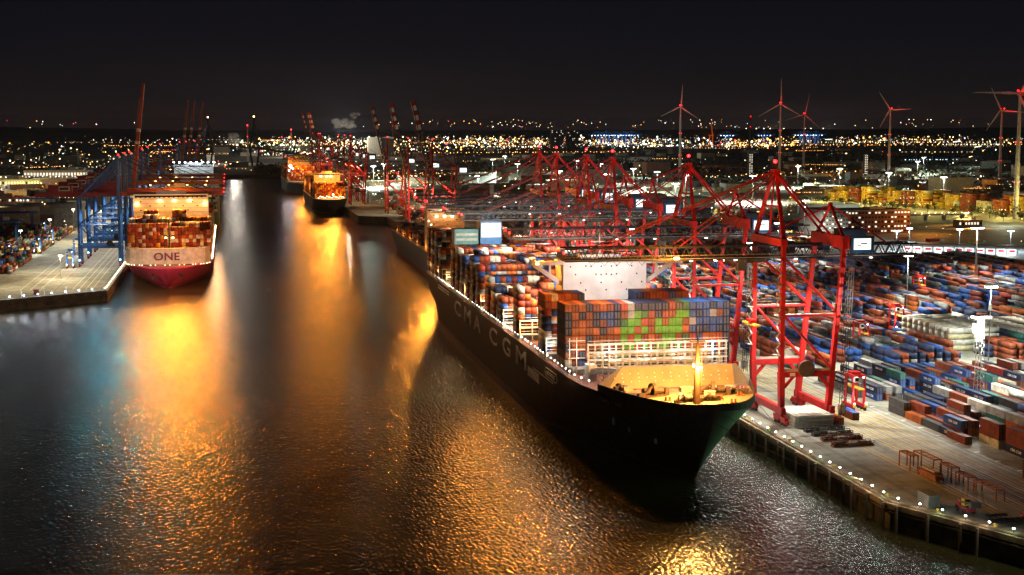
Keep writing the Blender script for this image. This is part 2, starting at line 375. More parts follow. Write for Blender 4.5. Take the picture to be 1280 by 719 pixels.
# ================================================================== BIG SHIP
def hull_mesh(cx, half, bow, length, ztop, rake, zbul, Ld=58., pd=.36, Lw=110., pw=.85, zboot=3.2, mats=None, bul_len=46., stern_w=.96):
    """lofted hull, bow towards -Y; world coordinates"""
    zs = [-3, 0, zboot - .01, zboot, ztop * .3, ztop * .5, ztop * .68, ztop * .84, ztop * .94, ztop]
    ds = [0, .8, 2, 4, 7, 11, 16, 23, 31, 40, 52, 66, 84, 110, 150, 220, 300, length * .9, length - 6, length]
    mb = MB(); grid = {}
    def ystem(z): return bow + rake * max(0, 1 - max(z, 0) / ztop) ** 1.25
    def hb(z, d):
        t = min(1, max(0, z / ztop)); L = Lw * (1 - t) + Ld * t; p = pw * (1 - t) + pd * t
        v = half * min(1, d / L) ** p
        q = (length - d) / (length * .14)
        if q < 1: v *= (stern_w - (1 - t) ** 2 * .5) + (1 - stern_w + (1 - t) ** 2 * .5) * max(q, 0) ** .5
        return max(v, .25)
    for i, z in enumerate(zs):
        for j, d in enumerate(ds):
            y0 = ystem(z); y = y0 + d * (bow + length - y0) / length
            for s in (-1, 1):
                mb.v.append((cx + s * hb(z, d), y, z)); grid[(i, j, s)] = len(mb.v) - 1
    for i in range(len(zs) - 1):
        m = 1 if zs[i + 1] <= zboot else 0
        for j in range(len(ds) - 1):
            for s in (-1, 1):
                q = [grid[(i, j, s)], grid[(i, j + 1, s)], grid[(i + 1, j + 1, s)], grid[(i + 1, j, s)]]
                mb.f.append(tuple(q if s > 0 else q[::-1])); mb.m.append(m)
        q = [grid[(i, 0, -1)], grid[(i, 0, 1)], grid[(i + 1, 0, 1)], grid[(i + 1, 0, -1)]]; mb.f.append(tuple(q)); mb.m.append(m)
        n = len(ds) - 1
        q = [grid[(i, n, 1)], grid[(i, n, -1)], grid[(i + 1, n, -1)], grid[(i + 1, n, 1)]]; mb.f.append(tuple(q)); mb.m.append(m)
    mb.smooth = len(mb.f)
    # bulwark round the bow, with thickness
    top = len(zs) - 1
    edge = {}
    for s in (-1, 1):
        edge[s] = [Vector(mb.v[grid[(top, j, s)]]) for j in range(len(ds)) if ds[j] <= bul_len]
    path = list(reversed(edge[-1])) + edge[1]
    for a, b in zip(path, path[1:]):
        up = Vector((0, 0, zbul - ztop)); 
        ia = (Vector((cx, a.y + 14, a.z)) - a).normalized() * .35; ib = (Vector((cx, b.y + 14, b.z)) - b).normalized() * .35
        mb.hexa([a, b, b + ib, a + ia, a + up, b + up, b + ib + up, a + ia + up], 0)
    outline = {s: [Vector(mb.v[grid[(top, j, s)]]) for j in range(len(ds))] for s in (-1, 1)}
    return mb, outline, hb, ystem
def deck_mesh(outline, z):
    mb = MB(); a, b = outline[-1], outline[1]
    for j in range(len(a) - 1): mb.quad((a[j].x, a[j].y, z), (b[j].x, b[j].y, z), (b[j + 1].x, b[j + 1].y, z), (a[j + 1].x, a[j + 1].y, z))
    return mb
def railing_mesh(pts, hgt=1.1, step=2.4, r=.07):
    mb = MB()
    for a, b in zip(pts, pts[1:]):
        n = max(1, int((b - a).length / step))
        for k in range(n):
            p = a.lerp(b, k / n); mb.bar(p, p + Vector((0, 0, hgt)), r)
        for zz in (hgt, hgt * .55): mb.bar(a + Vector((0, 0, zz)), b + Vector((0, 0, zz)), r)
    return mb
def windlass(parent, loc, m, rz=0):
    mb = MB(); mb.tube((-.5, 0, 1.9), (.5, 0, 1.9), 1.9, 16); mb.tube((-3.2, 0, 1.6), (3.6, 0, 1.6), .35, 8)
    mb.tube((-3.0, 0, 1.6), (-1.2, 0, 1.6), 1.0, 12); mb.tube((1.1, 0, 1.6), (3.2, 0, 1.6), 1.0, 12)
    mb.box((0, 0, .3), (7, 2.6, .6)); mb.bar((0, -.6, 3.4), (-4.6, -2.2, .6), .5); mb.box((4.2, 0, 1.1), (1.2, 1.6, 2.2)); mb.box((-4.8, -2.0, .8), (2, 1.4, 1.6))
    return mb.build('windlass', m, parent, loc, rz)

CX = 141.5
ship = thing('container_ship', (CX, 404, 0), 'huge dark blue container ship with CMA CGM on its side, moored beneath the red cranes', 'container ship')
def rel(o, base=(CX, 404, 0)):   # world-coordinate mesh under a thing standing at base
    o.location = (-base[0], -base[1], -base[2]); return o
mb, outl, hb, ystem = hull_mesh(CX, 29.6, 404, 430, 25.2, 18, 27.4)
hull = rel(mb.build('hull', [m_navyhull, m_boot], ship))
rel(deck_mesh(outl, 25.0).build('deck', m_deck, ship))
mb = MB(); a_, b_ = outl[-1], outl[1]
for j in range(len(a_) - 1):
    if a_[j + 1].y < 448: mb.quad((a_[j].x + .3, a_[j].y, 25.02), (b_[j].x - .3, b_[j].y, 25.02), (b_[j + 1].x - .3, b_[j + 1].y, 25.02), (a_[j + 1].x + .3, a_[j + 1].y, 25.02))
rel(mb.build('forecastle_deck', mat('forecastle_paint', (.46, .34, .19), .65, dirt=(.26, .17, .09), scale=.6), ship))
for s, nm in ((-1, 'port'), (1, 'starboard')):
    pts = [Vector((p.x - s * .3, p.y, 25.1)) for p in outl[s] if p.y > 446]
    rel(railing_mesh(pts).build('railing', m_lash, ship))
# small deck lamps along the port and starboard side decks
mb = []
yy = 452
while yy < 832:
    d = yy - 404; bx = hb(25, d)
    mb.append((CX - bx + .9 - CX, yy - 404, 27.2)); yy += 4.6 + (R.random() * 2.6)
dl = MB().box((0, 0, 0), (.3, .3, .3)).box((0, 0, -1.1), (.08, .08, 2.0), 1).mesh('deck_lamp', [em_white, m_steel])
each('deck_lamp', None, ship, mb, 0, mesh=dl)
# breakwater: a raked plated wall with side wings
mb = MB()
bwv = [(116.5, 450, 25), (120, 446.5, 25), (163, 446.5, 25), (170.2, 452, 25)]
bwt = [(124.5, 451, 30.9), (125.5, 450.5, 31.4), (163.5, 450.5, 31.4), (165.5, 452, 31.2)]
for k in range(3):
    a, b, c, d = bwv[k], bwv[k + 1], bwt[k + 1], bwt[k]
    off = (0, .5, 0)
    mb.hexa([a, b, tuple(b[i] + off[i] for i in range(3)), tuple(a[i] + off[i] for i in range(3)), d, c, tuple(c[i] + off[i] for i in range(3)), tuple(d[i] + off[i] for i in range(3))])
for k in range(12):
    x = 127 + k * 3.1; mb.bar((x, 454.5, 25), (x, 451, 31.0), .3)
bw = rel(mb.build('breakwater', mat('breakwater_paint', (.60, .42, .22), .5, var=.12, scale=.12), ship))
hole = MB().tube((0, .08, 0), (0, -.08, 0), .14, 6).mesh('hole_glow', [lampmat('light_through_hole', (1, .9, .75), .9)])  # glowing discs in place of light shining through the breakwater holes
each('hole_glow', None, bw, [(122.5 + k * 2.75, 446.4 + 4 * (zz - 25) / 6.4, zz) for k in range(15) for q, zz in enumerate((27.1, 28.3, 29.5)) if (k * 3 + q * 2) % 4], 0, mesh=hole)
# foremast with floodlight
fm = MB().tube((CX - 1, 418, 25), (CX - 1, 418, 44), 1.25, 12, .55).tube((CX - 1, 418, 44), (CX - 1, 418, 49), .28, 8, .12)
fm.box((CX - 1, 418, 44.4), (4.6, 1.4, .25)); fm.box((CX - 1, 418, 43.4), (2.6, 1.0, .2))
for s in (-1, 1): fm.bar((CX - 1 + s * 2.2, 418, 44.4), (CX - 1 + s * 2.2, 418, 45.6), .12)
fm.bar((CX + .6, 418, 25), (CX + .2, 418, 44), .12); fm.box((CX - 1, 419.0, 37.6), (2.8, 1.2, .2))
foremast = rel(fm.build('foremast', mat('mast_buff_paint', (.22, .12, .05), .5), ship))
each('floodlight', [em_warm], foremast, [(CX - 1.0, 419.9, 36.6), (CX - 1, 416.5, 36.4)], (1.6, .6, .8))
for x in (128.5, 152.5):
    o = windlass(ship, (x - CX + (2 if x < 140 else -2), 432 - 404, 25), mat('windlass_brown', (.09, .05, .03), .6), .25 if x < 140 else -.25); o.scale = (1.15, 1.15, 1.15)
for (x, y, rz) in ((122.5, 443, .5), (159, 432, -.4), (137.5, 421, .1), (146, 422, -.1)): o = windlass(ship, (x - CX, y - 404, 25), mat('windlass_brown', (.09, .05, .03)), rz); o.scale = (.7, .7, .7)
mb = MB().tube((-.6, 0, 25), (-.6, 0, 26.3), .35, 8).tube((.6, 0, 25), (.6, 0, 26.3), .35, 8).box((0, 0, 25.1), (2.2, .9, .2)).mesh('mooring_bollard', [m_rust])
for (x, y) in ((122, 436), (126, 428), (131, 416), (136, 411), (147, 411), (152, 417), (158, 428), (163, 438), (119, 443), (133, 424), (150, 424)):
    each('mooring_bollard', None, ship, [(x - CX, y - 404, 0)], 0, mesh=mb)
for (x, y, sx, sy, sz) in ((134, 437, 6, 3, 1.2), (144, 438, 5, 3, 1.5), (156, 440, 9, 3, .9), (148, 428, 3, 2, 1.8), (125, 441, 3, 2, 1.4), (138, 425, 2, 2, 1.6)): rel(MB().box((x, y, 25 + sz / 2), (sx, sy, sz)).box((x, y, 25.06 + sz), (sx + .3, sy + .3, .12)).build('deck_house', m_cream, ship))
# hatch coamings and lashing bridges
BAYS = [476.4, 508, 556, 591, 606, 621, 646, 661, 676, 692, 707, 722, 752, 767, 782, 797, 812]
def lashing(x0, x1, y, z0, z1, mbx, step=2.48):
    x = x0
    while x <= x1 + .01: mbx.bar((x, y, z0), (x, y, z1), .22); mbx.bar((x, y + 1.3, z0), (x, y + 1.3, z1), .16); x += step
    zz = z0 + 2.7
    while zz <= z1 + .1:
        mbx.box(((x0 + x1) / 2, y + .65, zz), (x1 - x0, 1.3, .14)); mbx.box(((x0 + x1) / 2, y, zz + 1.05), (x1 - x0, .09, .12)); mbx.box(((x0 + x1) / 2, y, zz - .3), (x1 - x0, .12, .35)); zz += 2.7
for y in BAYS: rel(MB().box((CX, y + 6.1, 26.3), (57.4 if y > 480 else 53, 12.4, 2.5)).build('hatch_coaming', m_lash, ship))
mb = MB(); lashing(120, 170, 473.4, 25, 36.1, mb); lashing(126, 163, 468.8, 25, 33.4, mb)
for x in (113.6, 116.1): mb.bar((x, 474.6, 25), (x, 474.6, 38), .25)
for zz in (28, 31, 34, 37): mb.box((116, 474.6, zz), (6, 1.0, .15))
for x in (117.5, 122.4): mb.bar((x, 462.5, 25), (x, 462.5, 34), .3)
for zz in (29.4, 33.8): mb.box((120, 462.5, zz), (5.2, .5, .4))
rel(mb.build('lashing_bridge', m_lash, ship))
for y in BAYS[1:]:
    mb = MB(); lashing(112.6, 170.4, y - 1.7, 25.4, 33.6, mb, 4.96); rel(mb.build('lashing_bridge', m_lash, ship))
for c_, d_ in (((119.0, 466, 27.6), (3.0, 5, 5.2)), ((132.5, 461, 26.4), (6, 5, 2.6))): rel(MB().box(c_, d_).build('store_house', m_white, ship))
# superstructure
mb = MB().box((140, 534, 42), (32.6, 13, 33.4)); mb.box((140, 533, 59.0), (34.4, 11, .6)); mb.box((140, 536, 60.2), (16, 5, 2.2)); mb.tube((140, 536, 61), (140, 536, 69), .5, 8, .2)
mb.box((140, 536, 66), (7, .3, .3))
sup = rel(mb.build('superstructure', m_white, ship))
mb = MB()
wp = []
for r_, zz in enumerate((57.2, 54.0, 51.0, 48.0)):
    for k in range(15):
        if (k * 7 + r_ * 5) % 4 == 0 or (r_ == 1 and k in (6, 7, 8)) or (r_ == 0 and k % 3 == 0): wp.append((126.5 + k * 2.0, 527.47, zz + (k % 2) * .2))
each('window', [m_glass], sup, wp, (.5, .1, .55))
for s in (-1, 1):
    x1 = 140 + s * 16.3; x2 = 140 + s * 28.6
    mb = MB().box(((x1 + x2) / 2, 530, 58.6), (abs(x2 - x1), 4.4, 1.3)); mb.bar((x1, 530, 50.5), (x2 - s * 1.5, 530, 57.9), 1.1, 1.6); mb.box((x2 - s * .9, 530, 59.9), (1.6, 3.6, 1.3))
    mb.bar((x1 + s * 4.6, 530, 52.6), (x1 + s * 4.6, 530, 58.2), .8)
    mb.build('bridge_wing', m_white, sup)
# funnel and aft casing
mb = MB().box((133.4, 739, 45), (11.2, 12, 34)); mb.box((133.4, 739, 62.3), (9, 9, .8), 0)
for dx in (-2.5, 0, 2.5): mb.tube((133.4 + dx, 741, 62), (133.4 + dx, 741, 64.4), .7, 8, m=0)
fun = rel(mb.build('funnel', [m_sign], ship))
mb = MB().box((133.4, 732.9, 56.6), (10.2, .3, 7.4)); mb.build('funnel_panel', m_white, fun)
mb = MB().box((121, 741, 44), (12.5, 10, 26)); mb.box((121, 735.8, 51.6), (11.5, .3, 1.2), 1); mb.box((121, 735.8, 54.2), (11.5, .3, 1.2), 1); rel(mb.build('engine_casing', [mat('sea_green_paint', (.10, .26, .27), .6), m_steel], ship))
# lettering
for ch, ya, yb in (('C', 719, 698), ('M', 687, 669), ('A', 660, 642), ('C', 619, 601), ('G', 588, 571), ('M', 559, 539)):
    me = text_mesh(ch, 10.2, .05, .12); xs = [v.co.x for v in me.vertices]; wd = max(xs) - min(xs); mn = min(xs); sx = (ya - yb) / wd
    put_text(me, m_letter, 'hull_letter', (0, -1, 0), (0, 0, 1), (CX - 29.6 - .07 - CX, ya + mn * sx - 404, 15.9), ship, sx)
me = text_mesh('LNG POWERED', 2.1, .05, .03); put_text(me, m_letter, 'hull_badge', (0, -1, 0), (0, 0, 1), (-29.6 - .1, 503 - 404, 20.8), ship, .95)
mb = MB()
for (a, b) in (((504, 20.1), (487, 20.1)), ((504, 23.2), (487, 23.2)), ((504, 20.1), (505.4, 21.6)), ((505.4, 21.6), (504, 23.2)), ((487, 20.1), (485.6, 21.6)), ((485.6, 21.6), (487, 23.2))):
    mb.bar((CX - 29.68, a[0], a[1]), (CX - 29.68, b[0], b[1]), .22)
for zz in (24.0, 22.6): mb.bar((CX - 29.68, 776, zz), (CX - 29.68, 738, zz), .5)
mb.bar((CX - 29.68, 527, 19.2), (CX - 29.68, 492, 19.2), .2)
rel(mb.build('hull_marking', m_letter, ship))
me = text_mesh('CMA CGM', 2.3, .05, .03, 1.2)
d0 = 40; p0 = Vector((CX - hb(21.6, d0), ystem(21.6) + d0 * (834 - ystem(21.6)) / 430, 21.6)); d1 = 20; p1 = Vector((CX - hb(21.6, d1), ystem(21.6) + d1 * .96, 21.6))
pu = Vector((CX - hb(24, 30), ystem(24) + 30 * .96, 24)) - Vector((CX - hb(21.6, 30), ystem(21.6) + 30 * .96, 21.6))
put_text(me, m_letter, 'bow_name', p1 - p0, pu, p0 + Vector((-CX - .5, -404 - .3, .2)), ship, 1.1)
# recess in the side where the gangway is
mb = MB().box((CX - 29.55, 526, 16.6), (.3, 21, 3.6), 0)
for k in range(6): mb.box((CX - 29.72, 516 + k * 4.0, 16.6), (.12, .25, 3.6), 1)
mb.bar((CX - 29.75, 536, 18.2), (CX - 29.75, 516.5, 15.0), .3, m=1)
rel(mb.build('side_recess', [m_white, m_steel], ship))
# draught marks, thruster signs on the bow
for (d, z_) in ((30, 13), (17, 11.5), (38, 15)):
    x = CX - hb(z_, d); y = ystem(z_) + d * .96; rel(MB().box((x - .15, y - .1, z_), (.5, 1.6, 1.8 if d != 38 else 3.2)).build('draught_mark', m_letter, ship))

# --- containers on board
front = ['obonbobnrsnnnnnbkGBBBnBN', 'nonbnBBnbsgGbnbbggBnBsbn', 'nbobnbBnGggrbgbggbsBBBBn', 'noobonboggrgbggggoBnnBnN', 'boonbbbbgrgbobggbGrBoorn', 'noobbsbbggrgbggbgroorBrn', 'bbnowwbtgBrsbtgwbbowoBbn', 'wbBoscbwtBwsbtbwbcwosBwn']
for t in range(8):
    for c in range(24):
        k = front[t][c] if front[t][c] in CC else 'n'
        x = CX - 29.1 + 1.22 + c * 2.475; z = 27.6 + (7 - t) * 2.72
        if t < 5 or (c < 4 and t < 8):
            indiv.append((x, 476.4 + 6.1, z, 0, k, f"{CC[k][0]} container, {ordn(t)} tier from top, {ordn(c)} from left in foremost ship stack", 'containers in the foremost stack of the big ship'))
        else: bulk.append((x, 476.4 + 6.1, z, 0, k))
for y in BAYS[1:]:
    rr = random.Random(int(y))
    for c in range(24):
        x = CX - 29.1 + 1.22 + c * 2.475
        if y == 508: n = 8 if c < 6 else (8 if 14 <= c < 22 else (6 if c < 14 else 5))
        elif y == 556: n = 7 if c < 2 else (5 if c < 5 else (5 if c < 16 else 7))
        elif y == 591: n = 4 if c < 2 else (6 if c > 6 else 5)
        elif y == 606: n = 5 if c < 3 else (6 if c > 8 else 5)
        elif y == 621: n = 6 if c < 10 else 7
        elif y == 646: n = 7 if c < 3 else (8 if c > 8 else 7)
        elif y == 661: n = 8 if c < 6 else (7 + (c // 3) % 2)
        elif y == 676: n = 6 + (c // 4) % 3
        elif y == 692: n = 7 + (c in (0, 1)) * 0 + (c > 2 and c < 9)
        elif y in (707, 722): n = 8 + (c > 10) * -((c // 3) % 2)
        elif y in (752,): n = 8 if c < 4 or 7 < c < 12 else 7
        elif y in (767,): n = 6 if c < 4 else 7 + (c // 5) % 2
        elif y in (782,): n = 9 if c < 6 else 7
        else: n = 9 - (c // 6) % 2 * 2
        if 722 < y < 760 and c < 11: n = 0
        for t in range(n):
            k = rr.choice('bbbooonnBrwmsb' if y < 700 else 'bbbooBwwbrnm')
            z = 27.6 + t * 2.72
            if y == 508 and (c < 6 or 14 <= c < 22) and t >= 6:
                indiv.append((x, y + 6.1, z, 0, k, f"{CC[k][0]} container, {'top' if t == 7 else 'second'} tier, {ordn(c)} from port side, stack just before the bridge", 'containers just before the ship bridge'))
            else: bulk.append((x, y + 6.1, z, 0, k))
# ship lights
shipL = []
lamp((CX - 1, 422.5, 36.4), 66000, (1, .48, .11), .6, name='foremast_flood')
lamp((175.0, 414, 6.5), 12000, (.22, 1, .35), .4, spot=110, aim=(-1, .1, .45), name='quay_face_lamp')
lamp((CX - 1, 414.3, 36.2), 24000, (1, .52, .13), .6, name='foremast_flood')
for x in (116, 128, 140, 152, 164): lamp((x, 470.9, 33), 1300, (1, .93, .82), .3, name='lashing_lamp')
for y in (505, 553, 590, 618.5, 645, 659, 690, 720, 750, 781, 811):
    for x, p in ((113.4, 1500), (119, 1300), (133, 1500)):
        lamp((x, y - 1.0, 34 if x > 114 else 31), p * (.75 if y > 540 else .5), (1, .56, .2) if y > 540 else (1, .93, .84), .3, name='lashing_lamp')
for y in (466, 498, 520, 545, 575, 603, 640, 675, 705, 735, 765, 795): lamp((CX - 33, y, 27), 230, (1, .62, .3), .3, name='hull_side_fill')  # added lamps hung outboard, lighting the hull side and its letters
# ================================================================== RED QUAY CRANES (right quay)
def leg_pair(mb, ay, mt=0): pass
def red_crane(raised=False, dark=False):
    t = thing('gantry_crane', (0, 0, 0), 'x', 'crane', 'red gantry cranes along the right quay')
    mr = m_red; mbm = m_navy
    HB = 13.5
    # bogies: wheel trucks on each rail corner
    for x in (0, 18):
        for s in (-1, 1):
            mb = MB(); yc = s * (HB + .5)
            mb.box((x, yc, 2.5), (1.3, 10.5, 1.0)); 
            for q in (-3, 3):
                mb.box((x, yc + q, 1.5), (1.1, 4.4, .8))
                for w_ in (-1.3, 1.3): mb.tube((x - .5, yc + q + w_, .55), (x + .5, yc + q + w_, .55), .55, 10, m=1)
            mb.box((x, yc, 3.4), (1.0, 2.4, 1.2)); mb.box((x, yc + s * 6.2, 1.4), (.8, 1.4, 1.2))
            mb.build('bogie', [mr, m_dark], t)
        MB().box((x, 0, 4.8), (1.7, 2 * HB + 6, 2.4)).build('sill_beam', mr, t)
    # legs: waterside upright, landside leaning outwards
    for s in (-1, 1):
        mb = MB().bar((.4, s * HB, 4), (0, s * HB, 18), 1.7, 2.2, w2=1.9); mb.bar((0, s * HB, 18), (0, s * HB, 62.5), 1.6, 1.8, w2=1.4); mb.build('leg', mr, t)
        mb = MB().bar((17.4, s * HB, 4), (18.6, s * HB, 18), 1.7, 2.2, w2=1.9); mb.bar((18.6, s * HB, 18), (22.5, s * HB * .93, 62), 1.6, 1.8, w2=1.4); mb.build('leg', mr, t)
        mb = MB().box((9.2, s * HB, 17.2), (17.8, 1.5, 2.0)); mb.bar((1.0, s * HB, 12.5), (4.6, s * HB, 16.6), 1.0); mb.bar((17.4, s * HB, 12.5), (14.0, s * HB, 16.6), 1.0); mb.box((9, s * HB, 18.6), (18, .08, .9), 1)
        mb.build('portal_beam', [mr, m_steel], t)
        mb = MB().tube((.6, s * HB, 37.5), (20, s * HB, 37.5), .5, 8); mb.tube((.8, s * HB, 37.5), (18.4, s * HB, 18.8), .5, 8); mb.tube((.8, s * HB, 57), (20.4, s * HB * .96, 38), .5, 8); mb.build('brace', mr, t)
    MB().tube((8.6, -HB - 1.9, 19.2), (8.6, -HB - .9, 19.2), 2.9, 20).tube((8.6, -HB - 2.2, 19.2), (8.6, -HB - 1.9, 19.2), .8, 10).build('cable_reel', mat('reel_brown', (.10, .06, .045), .7), t)
    MB().box((3.9, -HB - .85, 17.2), (1.9, .12, 1.1)).build('number_plate', m_white, t)
    # upper cross beams
    MB().box((-.1, 0, 62.6), (2.2, 2 * HB + 2, 2.6)).box((-.1, 0, 50), (.01, .01, .01)).build('cross_beam', mr, t)
    MB().box((22.5, 0, 62.4), (2.4, 2 * HB + 1, 4.2)).build('cross_beam', mr, t)
    # girder and boom
    g = MB(); g.lattice(-1, 54, -3.6, 3.6, 56.6, 60.8, 13, .55, .22); 
    for s in (-1, 1): g.box((26, s * 4.6, 57), (56, 1.1, .12), 1); g.box((26, s * 5.1, 58), (56, .06, .1), 1)
    g.build('girder', [mbm, m_steel], t)
    b = MB(); b.lattice(-74, -1, -3.6, 3.6, 56.6, 60.8, 18, .55, .24)
    for s in (-1, 1): b.box((-38, s * 4.6, 57), (73, 1.1, .12), 1); b.box((-38, s * 5.1, 58.1), (73, .06, .1), 1)
    if raised:
        b = MB(); b.lattice(-70, -1, -2.6, 2.6, 56.6, 60.2, 16, .9, .5); 
        for k in range(6):
            a = -70 + k * 4.5; b.box((a + 2.25, 0, 58.4), (4.5, 5.9, 4.3), 2 if k % 2 == 0 else 3)
        b.xform(Matrix.Translation((-1, 0, 58)) @ Matrix.Rotation(rad(77), 4, 'Y') @ Matrix.Translation((1, 0, -58)))
    bo = b.build('boom', [mbm, m_steel, m_red, m_white], t)
    if not raised:
        MB().box((-74.6, 0, 58.4), (.8, 9, 2.2)).build('boom_end', m_redd, bo)
        mb = MB(); mb.octa((-74.6, 4.4, 59.6), .5); mb.octa((-74.6, -4.4, 59.6), .5); mb.build('warning_light', em_red, bo)
    # apex frame and stays
    mb = MB()
    for s in (-1, 1): mb.bar((0, s * HB, 63), (1.5, s * 1.4, 86), 1.5, 1.3, w2=.9)
    mb.box((1.5, 0, 86.2), (2.2, 4.4, 1.6)); mb.bar((.5, -6.8, 74.5), (.5, 6.8, 74.5), .6); mb.bar((0, 0, 63.5), (1.4, 0, 85.5), .5)
    mb.build('apex_frame', mr, t)
    mb = MB(); mb.tube((1.5, 0, 87), (1.5, 0, 89.4), .12, 6, m=0); mb.octa((1.5, -.3, 89.9), .72, 1); mb.build('warning_light', [m_dark, em_red], t)
    mb = MB()
    for s in (-1, 1):
        if not raised:
            mb.bar((1, s * 1.3, 86.2), (-62, s * 3.6, 61), .5, .42); mb.bar((1, s * 1.3, 85), (-34, s * 3.6, 61), .4, .36)
        else: mb.bar((1, s * 1.3, 86.2), (-14, s * 2, 92), .35); mb.bar((-14, s * 2, 92), (-14, s * 2.2, 118), .3)
    if not raised:
        for s in (-1, 1): mb.bar((1, s * .6, 86), (-62, s * 1.2, 61.4), .12); mb.bar((1, s * .4, 84), (-20, s * 3.6, 61), .22)
    mb.build('forestay', m_redd, t)
    mb = MB()
    for s in (-1, 1): mb.bar((1.8, s * 1.5, 86), (22, s * 3.4, 63.6), .75, .65)
    mb.build('backstay', mr, t)
    mb = MB()
    for s in (-1, 1): mb.bar((22.5, s * HB * .9, 63.5), (22.5, 0, 74.5), .8, .6); 
    mb.bar((22.5, 0, 74.5), (.5, HB * .4, 64), .5); mb.bar((22.5, 0, 74.5), (44, 0, 61), .5); mb.box((22.5, 0, 74.8), (1.2, 1.2, 1))
    mb.build('rear_frame', mr, t)
    # machinery, sign, trolley
    MB().box((30, 0, 63.4), (9, 7, 4.6)).box((30, 0, 66), (9.6, 7.6, .3)).build('machinery_house', m_navy, t)
    sg = MB().box((28.6, -HB + .3, 61.6), (8.2, 2.2, 5.6)).build('sign_box', m_sign, t)
    MB().box((28.3, -HB - .86, 61.8), (6.2, .12, 3.8)).build('sign_panel', em_panel, sg)
    mk = MB().box((27.2, -HB - .95, 61.2), (1.6, .06, .35), 0).box((28.9, -HB - .95, 62.0), (2.4, .06, .4), 1).bar((26.4, -HB - .96, 61.0), (27.8, -HB - .96, 62.6), .3, .05, 0); mk.build('sign_mark', [m_red, m_sign], sg)
    if not raised:
        tr = MB().box((-6, 0, 55.8), (7, 6.4, 1.6)).box((-9, 3, 53.4), (3, 2.6, 3.4)).box((-4, -1, 57.6), (5, 4, 1.8)).build('trolley', m_dark, t)
        mb = MB()
        for q in (-1.8, 1.8):
            for s in (-1, 1): mb.tube((-6 + q * .5, s * 2.4, 55), (-6 + q * .5, s * 2.0, 35), .05, 4)
        mb.build('hoist_rope', m_rope, tr)
        MB().box((-6, 0, 34.4), (2.2, 5, 1.0)).box((-6, 0, 33.2), (2.3, 12, .5), 1).build('spreader', [m_red, m_yel], tr)
    # walkways and stairs on the legs, festoon cable under the girder
    mb = MB()
    for s in (-1, 1):
        for x, z in ((-1.8, 37.6), (-1.8, 56.4), (-1.8, 24)): mb.box((x, s * HB, z), (1.6, 4.2, .12)); mb.box((x - .75, s * HB, z + 1.0), (.07, 4.2, .07)); mb.box((x - .75, s * HB, z + .5), (.05, 4.2, .05))
        for k in range(8): mb.bar((-1.3, s * HB - 1.8, 24 + k * 4), (-1.3, s * HB + 1.8, 26 + k * 4), .5, .12); mb.bar((-1.3, s * HB + 1.8, 26 + k * 4), (-1.3, s * HB - 1.8, 28 + k * 4), .5, .12)
        mb.box((9, s * (HB + .9), 38.1), (18, .9, .1)); mb.box((9, s * (HB + 1.3), 39.1), (18, .06, .06))
    mb.build('walkway', m_steel, t)
    mb = MB()
    for k in range(26):
        x = -66 + k * 4.4; mb.bar((x, -4.4, 56.2), (x + 1.1, -4.4, 54.9), .1); mb.bar((x + 1.1, -4.4, 54.9), (x + 2.2, -4.4, 56.2), .1)
    mb.bar((-66, -4.4, 56.2), (48, -4.4, 56.2), .12)
    if not raised: mb.build('festoon_cable', m_dark, t)
    MB().box((20.5, -HB + 1.5, 40), (2.6, 2.4, 2.6)).build('electrical_cabin', m_conc, t); MB().box((14, HB + 1.6, 20), (4.2, 2.2, 2.6)).build('electrical_cabin', m_conc, t)
    # lift tower, stairs
    mb = MB()
    for dx in (0, 1.7):
        for dy in (0, 1.7): mb.bar((20.6 + dx + .2, -HB - 3.4 + dy, 2), (21.2 + dx + 1.6, -HB - 3.4 + dy, 60), .16)
    for k in range(20):
        z = 3 + k * 2.9; q = k * .08; mb.box((21.6 + q, -HB - 2.5, z), (1.9, 1.9, .1)); mb.bar((20.7 + q, -HB - 3.4, z), (22.4 + q, -HB - 3.4, z + 2.9), .1)
    mb.box((21.4, -HB - 2.5, 5.0), (1.8, 1.8, 3), 1)
    mb.build('lift_tower', [m_dark, m_steel], t)
    each('boom_lamp', [em_soft], t, [(x, y_, 56.2) for x in (-30, -14, 8, 36) for y_ in (-4.9, 4.9)], (1.0, .6, .3))
    return t
QX = 185.2
cr0 = red_crane()
RED = [(481, 'nearest red gantry crane, towering over the bow of the huge dark blue container ship'),
       (571, 'red gantry crane second nearest, its boom crossing above the white ship bridge'),
       (691, 'red gantry crane standing third along the right quay, over the big ship midships'),
       (744, 'red gantry crane standing fourth along the right quay, close behind the third'),
       (815, 'red gantry crane standing fifth along the right quay, near the big ship funnel'),
       (862, 'red gantry crane standing sixth along the right quay, at the big ship stern')]
for i, (y, lab) in enumerate(RED):
    o = cr0 if i == 0 else copy_tree(cr0)
    o.location = (QX, y - (6 if i == 0 else 0), QZ); o['label'] = lab
    y0 = o.location.y
    lamp((QX + 1.5, y0 - 2, QZ + 91.5), 2600, L_RED, .5, name='warning_lamp')
    if i: lamp((QX + 6, y0 - 40, QZ + 26), 26000, (1, .84, .68), .8, spot=105, aim=(0, .8, .5), name='leg_fill')  # added spot in front of the crane, brightens its red legs
    for x, p in ((-52, 9000 if i < 1 else 22000), (-20, 9000 if i < 1 else 26000), (9, 15000), (40, 12000)): lamp((QX + x, y0, QZ + 53.6), p * (7.0 if i == 0 and x > 0 else 3.0), (1, .94, .78), .6, spot=125, aim=(0, 0, -1), name='boom_flood')
    lamp((QX + 3, y0 - 10, QZ + 15.5), 3500, (1, .97, .9), .4, name='portal_flood'); lamp((QX + 30, y0 - 26, QZ + 42), 26000, (1, .82, .66), .6, spot=110, aim=(-.3, .9, .15), name='leg_fill')  # the leg spot is added off the crane, without a fixture
